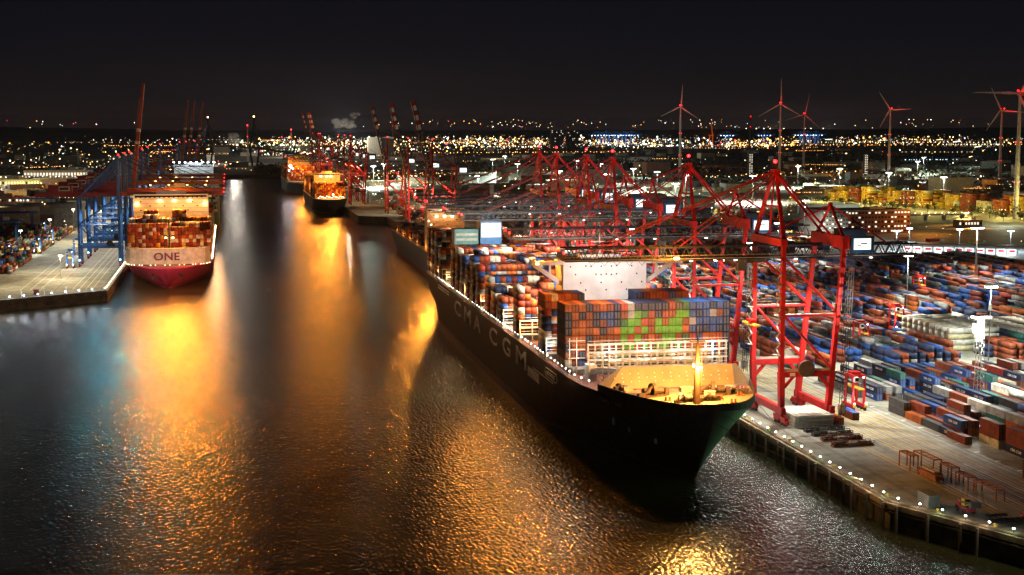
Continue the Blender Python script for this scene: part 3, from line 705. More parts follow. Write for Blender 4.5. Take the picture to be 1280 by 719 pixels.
# sodium flood on the second crane's boom, and on the left bridge wing
fl = thing('floodlight', (150, 470.6, 65.2), 'glowing orange floodlight fixed to the nearest crane boom above the white ship bridge', 'floodlight')
MB().box((0, 0, 0), (2.2, .9, .9)).build('lamp_housing', m_dark, fl); MB().box((0, -.55, -.1), (1.9, .2, .8)).build('lamp_glass', em_orange, fl)
lamp((150, 462, 63), 26000, L_ORANGE, .6, name='sodium_flood'); lamp((121, 489, 63), 16000, L_ORANGE, .6, name='sodium_flood')
fl = thing('floodlight', (113.6, 527.2, 58.6), 'small orange floodlight on the port wing of the white ship bridge', 'floodlight')
MB().box((0, .4, 0), (1.4, .6, .8)).build('lamp_housing', m_dark, fl); MB().box((0, 0, 0), (1.2, .2, .7)).build('lamp_glass', em_orange, fl)
lamp((110.6, 528, 58.6), 70000, L_ORANGE, .5, spot=165, aim=(-.9, -.5, -.2), name='wing_flood'); lamp((110, 640, 50), 40000, L_ORANGE, .6, spot=165, aim=(-.9, -.5, -.2), name='stack_flood')
lamp((113, 533.6, 61.5), 15000, L_ORANGE, .5, name='sodium_flood')
for x_ in (122, 140, 158): lamp((x_, 545, 58), 90000, (1, .84, .58), .8, spot=120, aim=(0, 1, -.75), name='aft_flood')
for x_, y_, p_ in ((128, 578, 40000), (156, 578, 40000), (130, 698, 40000), (158, 698, 40000), (128, 640, 26000)): lamp((x_, y_, 61), p_, (1, .9, .74), .8, spot=120, aim=(0, 1, -.8), name='stack_fill')  # added spots without fixtures, brightening the near faces of the aft stacks
lamp((140, 500, 60.5), 24000, (.95, .98, 1.0), 1.0, spot=95, aim=(0, 1, -.42), name='bridge_front_flood')
lamp((130, 452, 63), 9000, (1, .97, .93), .8, spot=110, aim=(0, .5, -1), name='boom_flood'); lamp((158, 452, 63), 9000, (1, .97, .93), .8, spot=110, aim=(0, .5, -1), name='boom_flood')

crr = red_crane(True)
for i, (x, y, lab) in enumerate([(185.2, 1330, 'dark gantry crane with raised boom, rightmost of three behind the big ship stern'),
                                 (184.0, 1500, 'dark gantry crane with raised boom, middle of three behind the big ship stern'),
                                 (184.0, 1700, 'dark gantry crane with raised boom, leftmost of three behind the big ship stern')]):
    o = crr if i == 0 else copy_tree(crr)
    o.location = (x, y, QZ); o['label'] = lab; o['group'] = 'gantry cranes with raised booms on the right quay'
    lamp((x + 8, y - 20, QZ + 50), 60000, (1, .80, .5), 1, spot=130, aim=(0, .2, -1), name='boom_flood'); lamp((x + 40, y - 40, QZ + 30), 26000, (1, .75, .45), 1, spot=120, aim=(-1, .8, .2), name='leg_fill')
for (x, y, rr, lab) in ((158, 1905, 0, 'red gantry crane beside the orange lit container ship far up the channel'),
                        (157, 1990, 0, 'red gantry crane behind the orange lit ship, second along that berth'),
                        (153, 2450, 1, 'far crane with its striped boom raised beside the drifting steam'),
                        (153, 2500, 1, 'far crane with raised boom, just behind its twin near the steam'),
                        (150, 2620, 1, 'farthest crane with a raised boom, left of the two near the steam'),
                        (157, 2100, 0, 'red gantry crane behind the orange lit ship, third along that berth')):
    o = copy_tree(crr if rr else cr0); o.location = (x, y, QZ); o['label'] = lab; o['group'] = 'gantry cranes at the far right berth'
    lamp((x - 24, y - 6, QZ + 53), 60000, L_ORANGE, 1.5, spot=130, aim=(0, 0, -1), name='boom_flood'); lamp((x + 10, y - 14, QZ + 50), 40000, (1, .7, .35), 1.5, spot=140, aim=(0, .3, -1), name='boom_flood')

# ================================================================== BLUE CRANES (left quay); local +x is landside, placed turned round
def blue_crane(raised=False):
    t = thing('gantry_crane', (0, 0, 0), 'x', 'crane', 'blue legged gantry cranes along the left quay')
    mbu = m_cblue; HB = 10
    for x in (0, 29):
        for s in (-1, 1):
            mb = MB(); mb.box((x, s * HB, 1.9), (1.2, 8, 1.0))
            for q in (-3, -1, 1, 3): mb.tube((x - .5, s * HB + q, .6), (x + .5, s * HB + q, .6), .6, 8, m=1)
            mb.build('bogie', [m_red, m_dark], t)
            top = 54 if x else 80
            MB().bar((x, s * HB, 2), (x, s * HB, top if not x else 51), 2.2 if not x else 1.7, 1.7, w2=1.6).build('leg', mbu, t)
        MB().box((x, 0, 14.6), (1.3, 2 * HB, 1.8)).build('sill_beam', mbu, t)
    for s in (-1, 1):
        mb = MB().box((14.5, s * HB, 14.6), (28, 1.6, 2.4)); mb.build('portal_beam', mbu, t)
        mb = MB(); mb.tube((0, s * HB, 30.5), (29, s * HB, 30.5), .45, 8); mb.tube((29, s * HB, 30.5), (15, s * HB, 16), .4, 8); mb.tube((0, s * HB, 30.5), (15, s * HB, 16), .4, 8); mb.bar((29, s * HB, 31), (.6, s * HB, 51), 1.1)
        mb.bar((29, s * HB, 50), (.5, s * HB * .6, 79.5), 1.1); mb.bar((31, s * 4, 55), (.5, s * HB * .6, 77), .7)
        mb.build('brace', mbu, t)
    MB().box((6, HB + 1.5, 15.6), (5.4, .4, 2)).tube((7, HB + 1.6, 17), (7, HB + 2.6, 17), 2.4, 18).build('cable_reel', m_dark, t)
    g = MB(); g.box((29, -3.4, 52.6), (62, 1.3, 3.0)); g.box((29, 3.4, 52.6), (62, 1.3, 3.0))
    for k in range(8): g.box((0 + k * 8, 0, 52.6), (1, 7, 1.4))
    g.build('girder', m_redd, t)
    b = MB(); 
    for s in (-1, 1): b.box((-38, s * 3.2, 52.6), (76, 1.2, 2.6)); b.box((-38, s * 4.6, 54), (74, .9, .1), 1); b.bar((-1, s * 4.9, 55.1), (-75, s * 4.9, 55.1), .1, m=1)
    for k in range(13): b.box((-2 - k * 6, 0, 52.6), (.9, 6, 1.2))
    if raised: 
        b.box((-81, 0, 52.6), (14, 5, 2.2), 0)
        for k in (4, 6): b.box((-70 + k * 5.2, 0, 52.9), (2.7, 7.9, 3.4), 2)
        b.xform(Matrix.Translation((-2, 0, 53)) @ Matrix.Rotation(rad(83), 4, 'Y') @ Matrix.Translation((2, 0, -53)))
    bo = b.build('boom', [mat('crane_orange_red_paint', (.42, .07, .025), .5), m_steel, m_white], t)
    if not raised:
        mb = MB()
        for s in (-1, 1):
            mb.bar((0, s * 4, 80), (-64, s * 3.4, 54), .3); mb.bar((0, s * 4, 79), (-34, s * 3.4, 54), .3); mb.bar((0, s * 4, 80), (50, s * 3.4, 54), .3)
        mb.build('stay', m_navy, t)
        MB().octa((-76.4, 3, 53.8), .5).octa((-76.4, -3, 53.8), .5).build('warning_light', em_red, bo)
    MB().box((0, 0, 80.3), (2, 2 * HB, 1.6)).build('cross_beam', mbu, t)
    hs = MB().box((42, 0, 56.6), (17, 8.4, 6.2)).build('machinery_house', m_redd, t)
    mb = MB().box((39, 4.3, 57.2), (8.0, .12, 3.4), 0).box((39, 4.38, 57.2), (6.4, .1, 1.9), 1); mb.build('house_sign', [m_cream, m_dark], hs)
    MB().octa((0, 0, 82), .7).build('warning_light', em_red, t)
    mb = MB()
    for x in (0, 29):
        for s in (-1, 1): mb.octa((x, s * (HB + 1), 4.6), .55)
    mb.build('foot_lamp', em_cyan, t)
    each('boom_lamp', [em_orange], t, [(x, 3.2, 51.0) for x in (-60, -44, -28, -12)], (1.4, .8, .35))
    return t
bc = blue_crane(); bcr = blue_crane(True)
bl = [(1112, 0, 'foremost blue gantry crane on the left quay, its dark red boom over the magenta ship'),
      (1180, 0, 'blue gantry crane just behind the foremost one on the left quay'),
      (1240, 1, 'blue crane with a tall dark red boom raised above the left quay'),
      (1325, 0, 'third lowered blue gantry crane from the front on the left quay'),
      (1520, 0, 'fifth lowered blue gantry crane from the front on the left quay'),
      (1420, 0, 'fourth lowered blue gantry crane from the front on the left quay'),
      (1800, 0, 'blue crane far up the left quay, over the white lit ship'),
      (2000, 1, 'far blue crane with raised boom, leftmost of the three raised together'),
      (2060, 1, 'far blue crane with raised boom, middle of the three raised together'),
      (2150, 1, 'far blue crane with raised boom, rightmost of the three raised together')]
f0 = {0: True, 1: True}
for y, r_, lab in bl:
    src = bcr if r_ else bc
    o = src if f0[r_] else copy_tree(src); f0[r_] = False
    o.location = (-79.5 + {2000: 17, 2060: 24, 2150: 34}.get(y, 0), y, WZ); o.rotation_euler = (0, 0, PI); o['label'] = lab
    if r_: o['group'] = 'blue cranes with raised booms on the left quay'
    for x, p, c in ((45, 16000, L_ORANGE), (12, 9000, (1, .80, .5)), (-16, 14000, (1, .95, .85)), (-40, 14000, (1, .93, .8))):
        lamp((-79.5 + x, y, WZ + 48.5), p * (3 if y > 1300 else 2.6), c, .9, spot=130, aim=(0, 0, -1), name='boom_flood')

lamp((-80, 1097, 84), 60000, (.10, .72, .85), .8, spot=165, aim=(.1, -1, -.35), name='tower_lamp')
# ================================================================== OTHER SHIPS
def cargo_ship(base, half, length, zdeck, rake, hullm, bootm, label, houses, bays, tiers, seed, bul=2, colours='bbboonnBrwmsb', hm=m_white):
    cx, bow = base
    t = thing('container_ship', (cx, bow, 0), label, 'container ship', None)
    B = (cx, bow, 0)
    mb, out, hb_, ys_ = hull_mesh(cx, half, bow, length, zdeck, rake, zdeck + bul, Ld=half * 1.9, Lw=half * 3.4, zboot=2.6)
    rel(mb.build('hull', [hullm, bootm], t), B); rel(deck_mesh(out, zdeck - .2).build('deck', m_deck, t), B)
    for s in (-1, 1):
        pts = [Vector((p.x - s * .3, p.y, zdeck)) for p in out[s] if p.y > bow + 46]
        rel(railing_mesh(pts, 1.2, 5, .12).build('railing', m_lash, t), B)
    for (y, d, x0, x1, zt, wing) in houses:
        mb = MB().box((cx + (x0 + x1) / 2, y + d / 2, (zdeck + zt) / 2), (x1 - x0, d, zt - zdeck)); mb.box((cx + (x0 + x1) / 2, y + d / 2, zt + 1.2), ((x1 - x0) * .4, d * .5, 2.4))
        if wing: mb.box((cx, y + 3, zt - 1.6), (half * 2, 4, 1.4))
        hs = rel(mb.build('superstructure', hm, t), B)
        mb = MB().box((cx + (x0 + x1) / 2, y - .1, zt - 1.5), ((x1 - x0) * .96, .16, 1.3)); mb.build('bridge_window', m_glass, hs)
        for q in range(1, 8): MB().box((cx + (x0 + x1) / 2, y - .35, zt - .2 - q * 3.2), (x1 - x0 + .6, .6, .18)).build('deck_edge', m_steel, hs)
        each('window', [m_glass], hs, [(cx + x0 + 1.8 + k * 3.4, y - .03, zt - 2.2 - r_ * 3.2) for r_ in range(4) for k in range(int((x1 - x0) / 3.4)) if (k * 5 + r_ * 3) % 7 < 2 or r_ == 0], (1.1, .1, .8))
    rr = random.Random(seed); nc = int(half * 2 / 2.5)
    for (y, mx) in bays:
        mb = MB(); mb.box((cx, y + 6, zdeck + 1.0), (half * 1.9, 12, 2.4)); rel(mb.build('hatch_coaming', m_lash, t), B)
        h0 = mx
        for c in range(nc):
            if c % 4 == 0: h0 = max(1, mx - rr.choice((0, 0, 1, 2)))
            x = cx - nc * 1.25 + 1.25 + c * 2.5
            for q in range(h0): bulk.append((x, y + 6.1, zdeck + 2.3 + q * 2.68, 0, rr.choice(colours)))
    return t, out, hb_
# magenta ship on the left, bow towards us
ox, oy = -41.5, 988
t1, out1, hb1 = cargo_ship((ox, oy), 29.5, 395, 15, 15, m_mag, mat('magenta_boot', (.30, .03, .06), .5, dirt=(.22, .03, .04)), 'magenta container ship with a white bow shield reading ONE, at the left quay',
    [(1096, 14, -27, 27, 60, True), (1290, 12, -12, 12, 58, False)], [(1046, 9), (1061, 11), (1076, 12)] + [(y, 10) for y in range(1116, 1285, 15)] + [(y, 9) for y in range(1306, 1366, 15)], 9, 21, bul=1.0, colours='bbboomboywwcrb')
for x, z, sx in ((-8, 42, 20), (9, 40.4, 24)):
    pass
# white curved bow shield with the letters
mb = MB(); pts = []
for s in (-1, 1):
    side = [Vector((p.x, p.y, 0)) for p in out1[s] if p.y < oy + 43]
    pts.append(side)
path = list(reversed(pts[0])) + pts[1]
flat = [Vector((ox - 28.5, oy + 34, 0)), Vector((ox - 25, oy + 24.0, 0)), Vector((ox - 16, oy + 19, 0)), Vector((ox, oy + 17, 0)), Vector((ox + 16, oy + 19, 0)), Vector((ox + 25, oy + 24.0, 0)), Vector((ox + 28.5, oy + 34, 0))]
for a, b in zip(flat, flat[1:]):
    i = Vector((0, .6, 0)); up = Vector((0, 0, 1))
    mb.hexa([a + up * 16.4, b + up * 16.4, b + i + up * 16.4, a + i + up * 16.4, a + up * 26.6 + i * 4, b + up * 26.6 + i * 4, b + i * 5 + up * 26.6, a + i * 5 + up * 26.6])
for a, b in zip(flat[:-1], flat[1:]): mb.hexa([a + up * 26.61 + i * 4, b + up * 26.61 + i * 4, b + up * 26.61 + Vector((0, 9, 0)), a + up * 26.61 + Vector((0, 9, 0)), a + up * 26.9 + i * 4, b + up * 26.9 + i * 4, b + up * 26.9 + Vector((0, 9, 0)), a + up * 26.9 + Vector((0, 9, 0))])
sh = rel(mb.build('bow_shield', m_cream, t1), (ox, oy, 0))
mb = []
for a, b in zip(flat, flat[1:]):
    n = 5
    for k in range(n):
        p = a.lerp(b, (k + .5) / n); mb.append((p.x, p.y - .2, 15.9))
each('mooring_port_lamp', [lampmat('lamp_dim_warm', L_WARM, 3)], sh, [p for i, p in enumerate(mb) if i % 3 != 1], (.7, .3, .55))
me = text_mesh('ONE', 7.4, .06, .12, 1.05)
put_text(me, m_letd, 'hull_letter', (1, 0, 0), (0, 2.2, 10), (-9.2, 17.65, 19.2), t1, 1.1)
mb = MB()
for s in (-1, 1): mb.tube((ox + s * 9, oy + 5.2, 10.5), (ox + s * 9.4, oy + 3.4, 9.9), 1.1, 10); mb.bar((ox + s * 9.2, oy + 3.4, 10), (ox + s * 9.2, oy + 3.0, 7.6), .7)
rel(mb.build('anchor', m_dark, t1), (ox, oy, 0))
mb = MB().tube((ox + 1, oy + 34, 16), (ox + 1, oy + 34, 46), .8, 10, .4).box((ox + 1, oy + 34, 34), (5, 1.2, .2)).box((ox + 1, oy + 34, 42), (3, 1, .2)); fmo = rel(mb.build('foremast', m_dark, t1), (ox, oy, 0))
each('floodlight', [em_orange], fmo, [(ox - 1.4, oy + 34.9, 33.2), (ox + 3.4, oy + 34.9, 33.2)], (1.4, .5, .9))
lamp((ox + 1, oy + 36.5, 32.6), 16000, L_ORANGE, .9, name='foremast_flood'); lamp((ox - 34, 955, 30), 60000, (1, .55, .4), 1, spot=100, aim=(.5, .6, -.3), name='bow_fill_left')  # second spot is added, without a fixture, to brighten the magenta hull
each('deck_lamp', [em_warm], t1, [(29.6, 52 + k * 11, 17.2) for k in range(32)], .42, 'octa')
each('floodlight', [em_orange], t1, [(x, 1094.9 - oy, 55.4 if abs(x) < 20 else 53.2) for x in (-24.5, -8, 2.5, 13.5, 24.5)], (2.0, .6, 1.1))
for x in (-24.5, -8, 3, 13.5, 24.5): lamp((ox + x, 1093.6, 54.4), 26000, L_ORANGE, 1.0, spot=165, aim=(0, -1, -.12), name='bridge_flood'); lamp((ox + x, 1088, 52), 2400, (1, .40, .08), .8, name='wall_wash')
for y in range(1040, 1380, 38): lamp((ox + 31.5, y, 19), 2600, (1, .5, .2), .5, name='side_lamp')
lamp((ox, 1160, 66.5), 26000, L_ORANGE, 1.2, name='boom_fill'); lamp((ox - 12, 1250, 66.5), 26000, L_ORANGE, 1.2, name='boom_fill')  # added lamps in mid-air that light the crane booms orange
lamp((ox, 1094, 74), 260000, L_ORANGE, 1.2, spot=165, aim=(0, -1, -.3), name='mast_flood')  # added sodium spot: throws gold onto the water
lamp((ox + 34, 965, 30), 60000, (1, .42, .25), 1, spot=100, aim=(-.6, .7, -.3), name='bow_fill_right')  # added spot over the water, brightens the magenta bow
# ship berthed astern of the magenta one, lit white
t2, out2, hb2 = cargo_ship((-38, 1500), 28, 390, 20, 16, m_green, m_boot, 'white lit container ship with a green hull berthed behind the magenta one', [(1700, 14, -22, 22, 66, True)], [(y, 10) for y in range(1560, 1690, 16)] + [(y, 11) for y in range(1722, 1850, 16)], 10, 5, colours='wwcwgtwws')
each('floodlight', [em_blue], t2, [(-22 + k * 6.4, 194, 69) for k in range(8)], (1.8, .6, 1.2))
for k in range(4): lamp((-56 + k * 12, 1684, 74), 3500, (.85, .95, 1.0), 1.2, name='bridge_flood')
lamp((-16, 1560, 62), 3000, (.85, .95, 1.0), 1.2, name='deck_flood'); lamp((-50, 1550, 60), 6000, (.85, .95, 1.0), 1.2, name='deck_flood')
# orange lit ship at the far right berth and the one beyond
t3, out3, hb3 = cargo_ship((128, 1806), 21, 330, 17, 14, m_navyhull, m_boot, 'dark hulled container ship glowing orange at the far right berth', [(1905, 13, -17, 17, 49, True)], [(1848, 7), (1864, 7), (1880, 7)] + [(y, 8) for y in range(1926, 2110, 16)], 7, 6, colours='bbooyomyb', hm=m_cream)
each('floodlight', [em_warm], t3, [(x, 1903.6 - 1806, 45) for x in (-8, 0, 5)] + [(3, 32, 24)], (2.0, .6, 1.4))
each('deck_lamp', [em_warm], t3, [(-15 + k * 2.1, 36 + (k % 3), 19.6 + (k * 7 % 4) * .6) for k in range(16)], .45, 'octa')
for x in (-12, 0, 9): lamp((128 + x, 1902, 46), 80000, L_ORANGE, 1.5, spot=165, aim=(0, -1, -.12), name='bridge_flood'); lamp((128 + x, 1893, 42), 7000, L_ORANGE, 1.5, name='wall_wash')
lamp((131, 1832, 27), 30000, L_ORANGE, 1.2, name='bow_flood'); lamp((104, 1960, 30), 12000, L_ORANGE, 1.2, name='side_flood'); lamp((103, 2080, 30), 14000, L_ORANGE, 1.2, name='side_flood')
t4, out4, hb4 = cargo_ship((119, 2330), 24, 360, 19, 15, m_bluehull, m_boot, 'slate blue container ship beyond the orange lit one, a white floodlight on its bow', [(2470, 14, -18, 18, 60, True)], [(y, 9) for y in range(2385, 2460, 16)] + [(y, 9) for y in range(2492, 2630, 16)], 8, 8, colours='bboomywb', hm=m_cream)
each('floodlight', [em_blue], t4, [(-19, 26, 46)], 2.2, 'octa'); each('deck_lamp', [em_blue], t4, [(-15, 30, 42), (-21, 34, 39)], 1.1, 'octa')
lamp((97, 2340, 46), 9000, (.85, .9, 1), 1.5, name='bow_flood'); lamp((98, 2440, 45), 40000, L_ORANGE, 2, name='side_flood'); lamp((120, 2380, 55), 90000, L_ORANGE, 2, name='deck_flood'); lamp((125, 2320, 30), 30000, L_ORANGE, 2, name='bow_flood')
# feeder vessel behind the big ship's stern, its bridge towards us
t5, out5, hb5 = cargo_ship((157.5, 905), 15, 380, 18, 8, m_bluehull, m_boot, 'ship with a broad orange lit bridge front just behind the big ship stern', [(1052, 13, -14, 14, 50, True)], [(y, 4) for y in range(950, 1040, 15)] + [(y, 3) for y in range(1075, 1240, 15)], 4, 9, hm=m_cream)
each('floodlight', [em_warm], t5, [(x, 1050.4 - 905, 44) for x in (-7, -1, 4.5)], (1.6, .6, 1.1))
each('deck_lamp', [em_warm], t5, [(-13.5 + (k % 2) * 1.2, 141 - k * 4.5, 41 - k * 2.4) for k in range(10)], .4, 'octa')
for x in (-9, 0, 8): lamp((157.5 + x, 1049.8, 45), 150000, L_ORANGE, 1, spot=165, aim=(-.3, -1, -.12), name='bridge_flood'); lamp((157.5 + x, 1043, 43), 1300, L_ORANGE, 1, name='wall_wash')
for y in range(925, 1290, 45): lamp((141.5, y, 21), 900, L_ORANGE, .6, name='side_lamp')
# ================================================================== YARD CONTAINERS
def inview(x, y, m=45): return -0.149 * y - m < x < 0.594 * y + m
yardc = []
rr = random.Random(77)
ROW0, RP = 233.2, 3.9
BLOCKS = [(417, 548), (566, 700), (722, 866), (888, 1010)]
top_h = {}
for bi, (ya, yb) in enumerate(BLOCKS):
    for r in range(84):
        x = ROW0 + r * RP
        k = 0; y = ya + 6.2 + (rr.choice((0, 0, 12.7)) if bi else 0)
        base = rr.choice('bbnnBBbmsnobk'); rowh = rr.choice((2, 2, 3)) if bi else rr.choice((2, 2, 1, 3))
        if bi == 0 and r == 0: y = 431
        if bi == 0 and r == 1: y = 423.2 
        while y < yb - 6:
            if bi and r % 12 in (10, 11): break
            if k in (5, 11) and bi < 3: k += 1; y += 12.7; continue
            skip = rr.random() < (.10 if bi == 0 else .06)
            white_zone = (318 < x < 352 and 596 < y < 652) or (356 < x < 396 and 592 < y < 652) 
            mast_zone = abs(x - 268) < 3.5 and abs(y - 472) < 8
            if not skip and not white_zone and not mast_zone and inview(x, y, 30):
                h = rr.choice((1, 2, 2, 2, 3, 3) if bi < 2 else (2, 2, 3, 3)) 
                if rr.random() < (.86 if bi else .62): h = rowh
                if bi == 0 and r < 2: h = rr.choice((1, 2, 2))
                if rr.random() < .22: base = rr.choice('bbbnnBBmbosk')
                for q in range(h):
                    kk = base if rr.random() < (.62 if bi else .4) else rr.choice('bbbbbonnnnBBBmrwkst')
                    yardc.append((x, y, QZ + .01 + q * 2.66, 0, kk, bi, r, k, q, h))
                top_h[(bi, r, k)] = h
            k += 1; y += 12.7
# hand-set near stacks at the apron edge
def near_stack(x, y, ks, lab):
    for q, k in enumerate(ks): indiv.append((x, y, QZ + .01 + q * 2.66, 0, k, lab[q], 'loose containers on the apron'))
near_stack(204.6, 461, 'o', ['single orange brown container on the apron under the nearest red crane'])
near_stack(240.5, 402, 'nbb', ['navy container at the bottom of the detached stack at the yard edge', 'brown container in the middle of the detached stack at the yard edge', 'brown container topping the detached stack at the yard edge'])
near_stack(239.8, 417, 'cbb', ['cream container at the bottom, just behind the detached brown stack at the yard edge', 'brown container in the middle, just behind the detached stack at the yard edge', 'brown container on top, just behind the detached stack at the yard edge'])
near_stack(227.0, 369, 'mb', ['maroon container at the bottom at the right edge of the apron', 'brown container on top at the right edge of the apron'])
near_stack(232.4, 424.5, 'b', ['lone rust brown container on the ground in front of the first yard row'])
yardc = [c for c in yardc if not (c[5] == 0 and c[1] < 430 and 236 < c[0] < 246)]
# white refrigerated blocks lie across the yard, ends towards the quay
for bx in (320.5, 358.5):
    for j in range(9 if bx < 340 else 10):
        for i in range(2 if bx < 340 else 3):
            for q in range(4 if i == 0 else rr.choice((3, 4))):
                if bx > 340 and q == 3: continue
                bulk.append((bx + 6.1 + i * 12.6, 599 + j * 5.6, QZ + .01 + q * 2.66, 1, 'w' if rr.random() < .85 else 'c'))
# choose those that show largest as individuals
def exposed(c):
    bi, r, k, q, h = c[5:]
    if q == h - 1: return True
    return top_h.get((bi, r - 1, k), 0) <= q or top_h.get((bi, r, k - 1), 0) <= q
yardc.sort(key=lambda c: math.hypot(c[0], c[1]))
n_yard = 318 - len(indiv)
seen = 0
cnt_side = {}
for c in yardc:
    x, y, z, ax, kk, bi, r, k, q, h = c
    if seen < n_yard and exposed(c) and inview(x, y, 2) and bi == 0:
        seen += 1
        pos = 'on the ground' if q == 0 and h == 1 else ('bottom tier' if q == 0 else ('top tier' if q == h - 1 else 'middle tier'))
        indiv.append((x, y, z, ax, kk, f"{CC[kk][0]} container, {pos}, {ordn(r)} yard row from the lanes, {ordn(k)} from near end", 'containers in the nearest yard rows'))
    else: bulk.append((x, y, z, ax, kk))
# left yard
rl = random.Random(5)
for r in range(26):
    for k in range(36):
        x = -152 - r * 4.2; y = 1060 + k * 12.8 + (r // 5) * 10
        if inview(x, y, 30) and rl.random() < .8 and (k % 12) < 9:
            for q in range(rl.choice((1, 2, 2, 3))): bulk.append((x, y, WZ + .01 + q * 2.66, 0, rl.choice('bbooycGrnBws')))
for r in range(14):
    for k in range(60):
        x = 196 + r * 4.4 + (60 if r > 6 else 0); y = 1040 + k * 13
        if (k % 14) < 10 and rl.random() < .75:
            for q in range(rl.choice((1, 2, 3))): bulk.append((x, y, QZ + .01 + q * 2.66, 0, rl.choice('bbbooycrnBws')))
for r in range(30):
    for k in range(40):
        x = 330 + r * 9; y = 1120 + k * 13
        if (k % 14) < 10 and rl.random() < .55 and not (505 < x < 660 and y < 1340):
            for q in range(rl.choice((1, 2, 3))): bulk.append((x, y, QZ + .01 + q * 2.66, 0, rl.choice('bbooycrnBws')))
# yellow lit depot far right
for i in range(15):
    f = i / 14; x0 = 830 + (905 - 830) * f; y0 = 1905 - 400 * f
    kx = rl.choice('ycyywyob'); hh = rl.choice((5, 6, 7, 7, 8))
    for j in range(3):
        for u in range(8):
            for q in range(hh if (i + j) % 4 else max(2, hh - 2)): bulk.append((x0 + j * 13, y0 - u * 2.62 - (3 if u > 3 else 0), QZ + .01 + q * 2.66, 1, kx if rl.random() < .8 else rl.choice('ybrwo')))

for a in indiv: add_container(*a)
# everything farther off, as one mass
import array
mats_ = [cmat(k) for k in CK]; V = []; FM = []
for (x, y, z, ax, k) in bulk:
    lx, ly = (CLX / 2, CWX / 2) if ax else (CWX / 2, CLX / 2)
    for dz in (.02, CHX - .02):
        V += [x - lx, y - ly, z + dz, x + lx, y - ly, z + dz, x + lx, y + ly, z + dz, x - lx, y + ly, z + dz]
    FM.append(CK.index(k))
n = len(bulk); me = bpy.data.meshes.new('containers'); me.vertices.add(n * 8); me.vertices.foreach_set('co', V)
FI = []
for i in range(n):
    o = i * 8
    for f in ((0, 3, 2, 1), (4, 5, 6, 7), (0, 1, 5, 4), (1, 2, 6, 5), (2, 3, 7, 6), (3, 0, 4, 7)): FI += [o + k for k in f]
me.loops.add(len(FI)); me.loops.foreach_set('vertex_index', FI); me.polygons.add(n * 6)
me.polygons.foreach_set('loop_start', list(range(0, n * 24, 4)))
for mm in mats_: me.materials.append(mm)
me.polygons.foreach_set('material_index', [m for m in FM for _ in range(6)])
me.update(calc_edges=True); me.validate()
o = bpy.data.objects.new('stacked_containers', me); C.objects.link(o)
tag(o, 'smaller and farther shipping containers massed on the ship decks and across the yards', 'containers', kind='stuff')
print('BULK', n, 'INDIV', len(indiv))
# white company lettering on the long sides of near blue containers
txt = text_mesh('CMA CGM', 1.25, .02, .02, 1.1)
for o in [o for o in C.objects if o.name.startswith('shipping_container') and o.get('label', '').split()[0] in ('navy', 'bright') and o.location.x > 200]:
    put_text(txt, m_white, 'lettering', (0, -1, 0), (0, 0, 1), (-CWX / 2 - .04, 2.8, .9), o)

# ================================================================== STRADDLE CARRIERS AND YARD GANTRIES
def straddle(m_main, m_low):
    t = thing('straddle_carrier', (0, 0, 0), 'x', 'straddle carrier', None)
    for s in (-1, 1):
        mb = MB().box((s * 2.2, 0, 1.75), (.9, 9.4, 1.1), 0)
        for y in (-3.9, -1.4, 1.4, 3.9): mb.tube((s * 2.2 - .35, y, .75), (s * 2.2 + .35, y, .75), .75, 12, m=1)
        mb.box((s * 2.2, -4.8, 1.9), (.95, .3, .9), 2); mb.build('bogie', [m_low, m_rub, m_yel], t)
        for y in (-3.2, 3.2): MB().bar((s * 2.2, y, 2.2), (s * 2.1, y, 12.6), .65, .75).build('leg', m_main, t)
        MB().box((s * 2.1, 0, 12.6), (.7, 8.2, .9)).build('top_beam', m_main, t)
    mb = MB()
    for y in (-3.2, 3.2): mb.box((0, y, 12.6), (4.2, .7, .9))
    mb.box((0, .6, 13.3), (3.2, 3.4, 1.0)); mb.build('top_frame', m_main, t)
    MB().box((-1.6, -4.3, 11.6), (1.5, 1.6, 1.9)).box((-1.6, -5.13, 11.7), (1.3, .06, 1.2), 1).build('cab', [m_white, m_glass], t)
    mb = MB().box((0, 0, 8.2), (2.3, 11.8, .45))
    for y in (-2.5, 2.5):
        for x in (-.8, .8): mb.tube((x, y, 8.4), (x, y, 12.4), .06, 4)
    mb.build('spreader', m_yel, t)
    mb = MB()
    for s in (-1, 1): mb.box((s * 2.2, -4.98, 2.9), (.5, .12, .4)); mb.box((s * 1.6, -3.7, 12.2), (.5, .12, .35))
    mb.build('work_lamp', em_white, t)
    return t
sc = straddle(m_red, m_red)
for i, (x, y, lab) in enumerate([(221.5, 481, 'red straddle carrier on the apron beside the nearest yard row'), (283.5, 611, 'red straddle carrier over the rows behind the nearest one, blue boxes around it'),
                                 (327, 664, 'red straddle carrier behind the white container block'), (404, 792, 'red straddle carrier far back in the right yard, near the crane boom ends')]):
    o = sc if i == 0 else copy_tree(sc)
    o.location = (x, y, QZ + .01); o['label'] = lab; o['group'] = 'red straddle carriers in the right yard'
    lamp((x - 1, y - 6.5, QZ + 5.5), 1300, (1, .93, .85), .3, name='work_lamp')
sl = straddle(m_cblue, m_red)
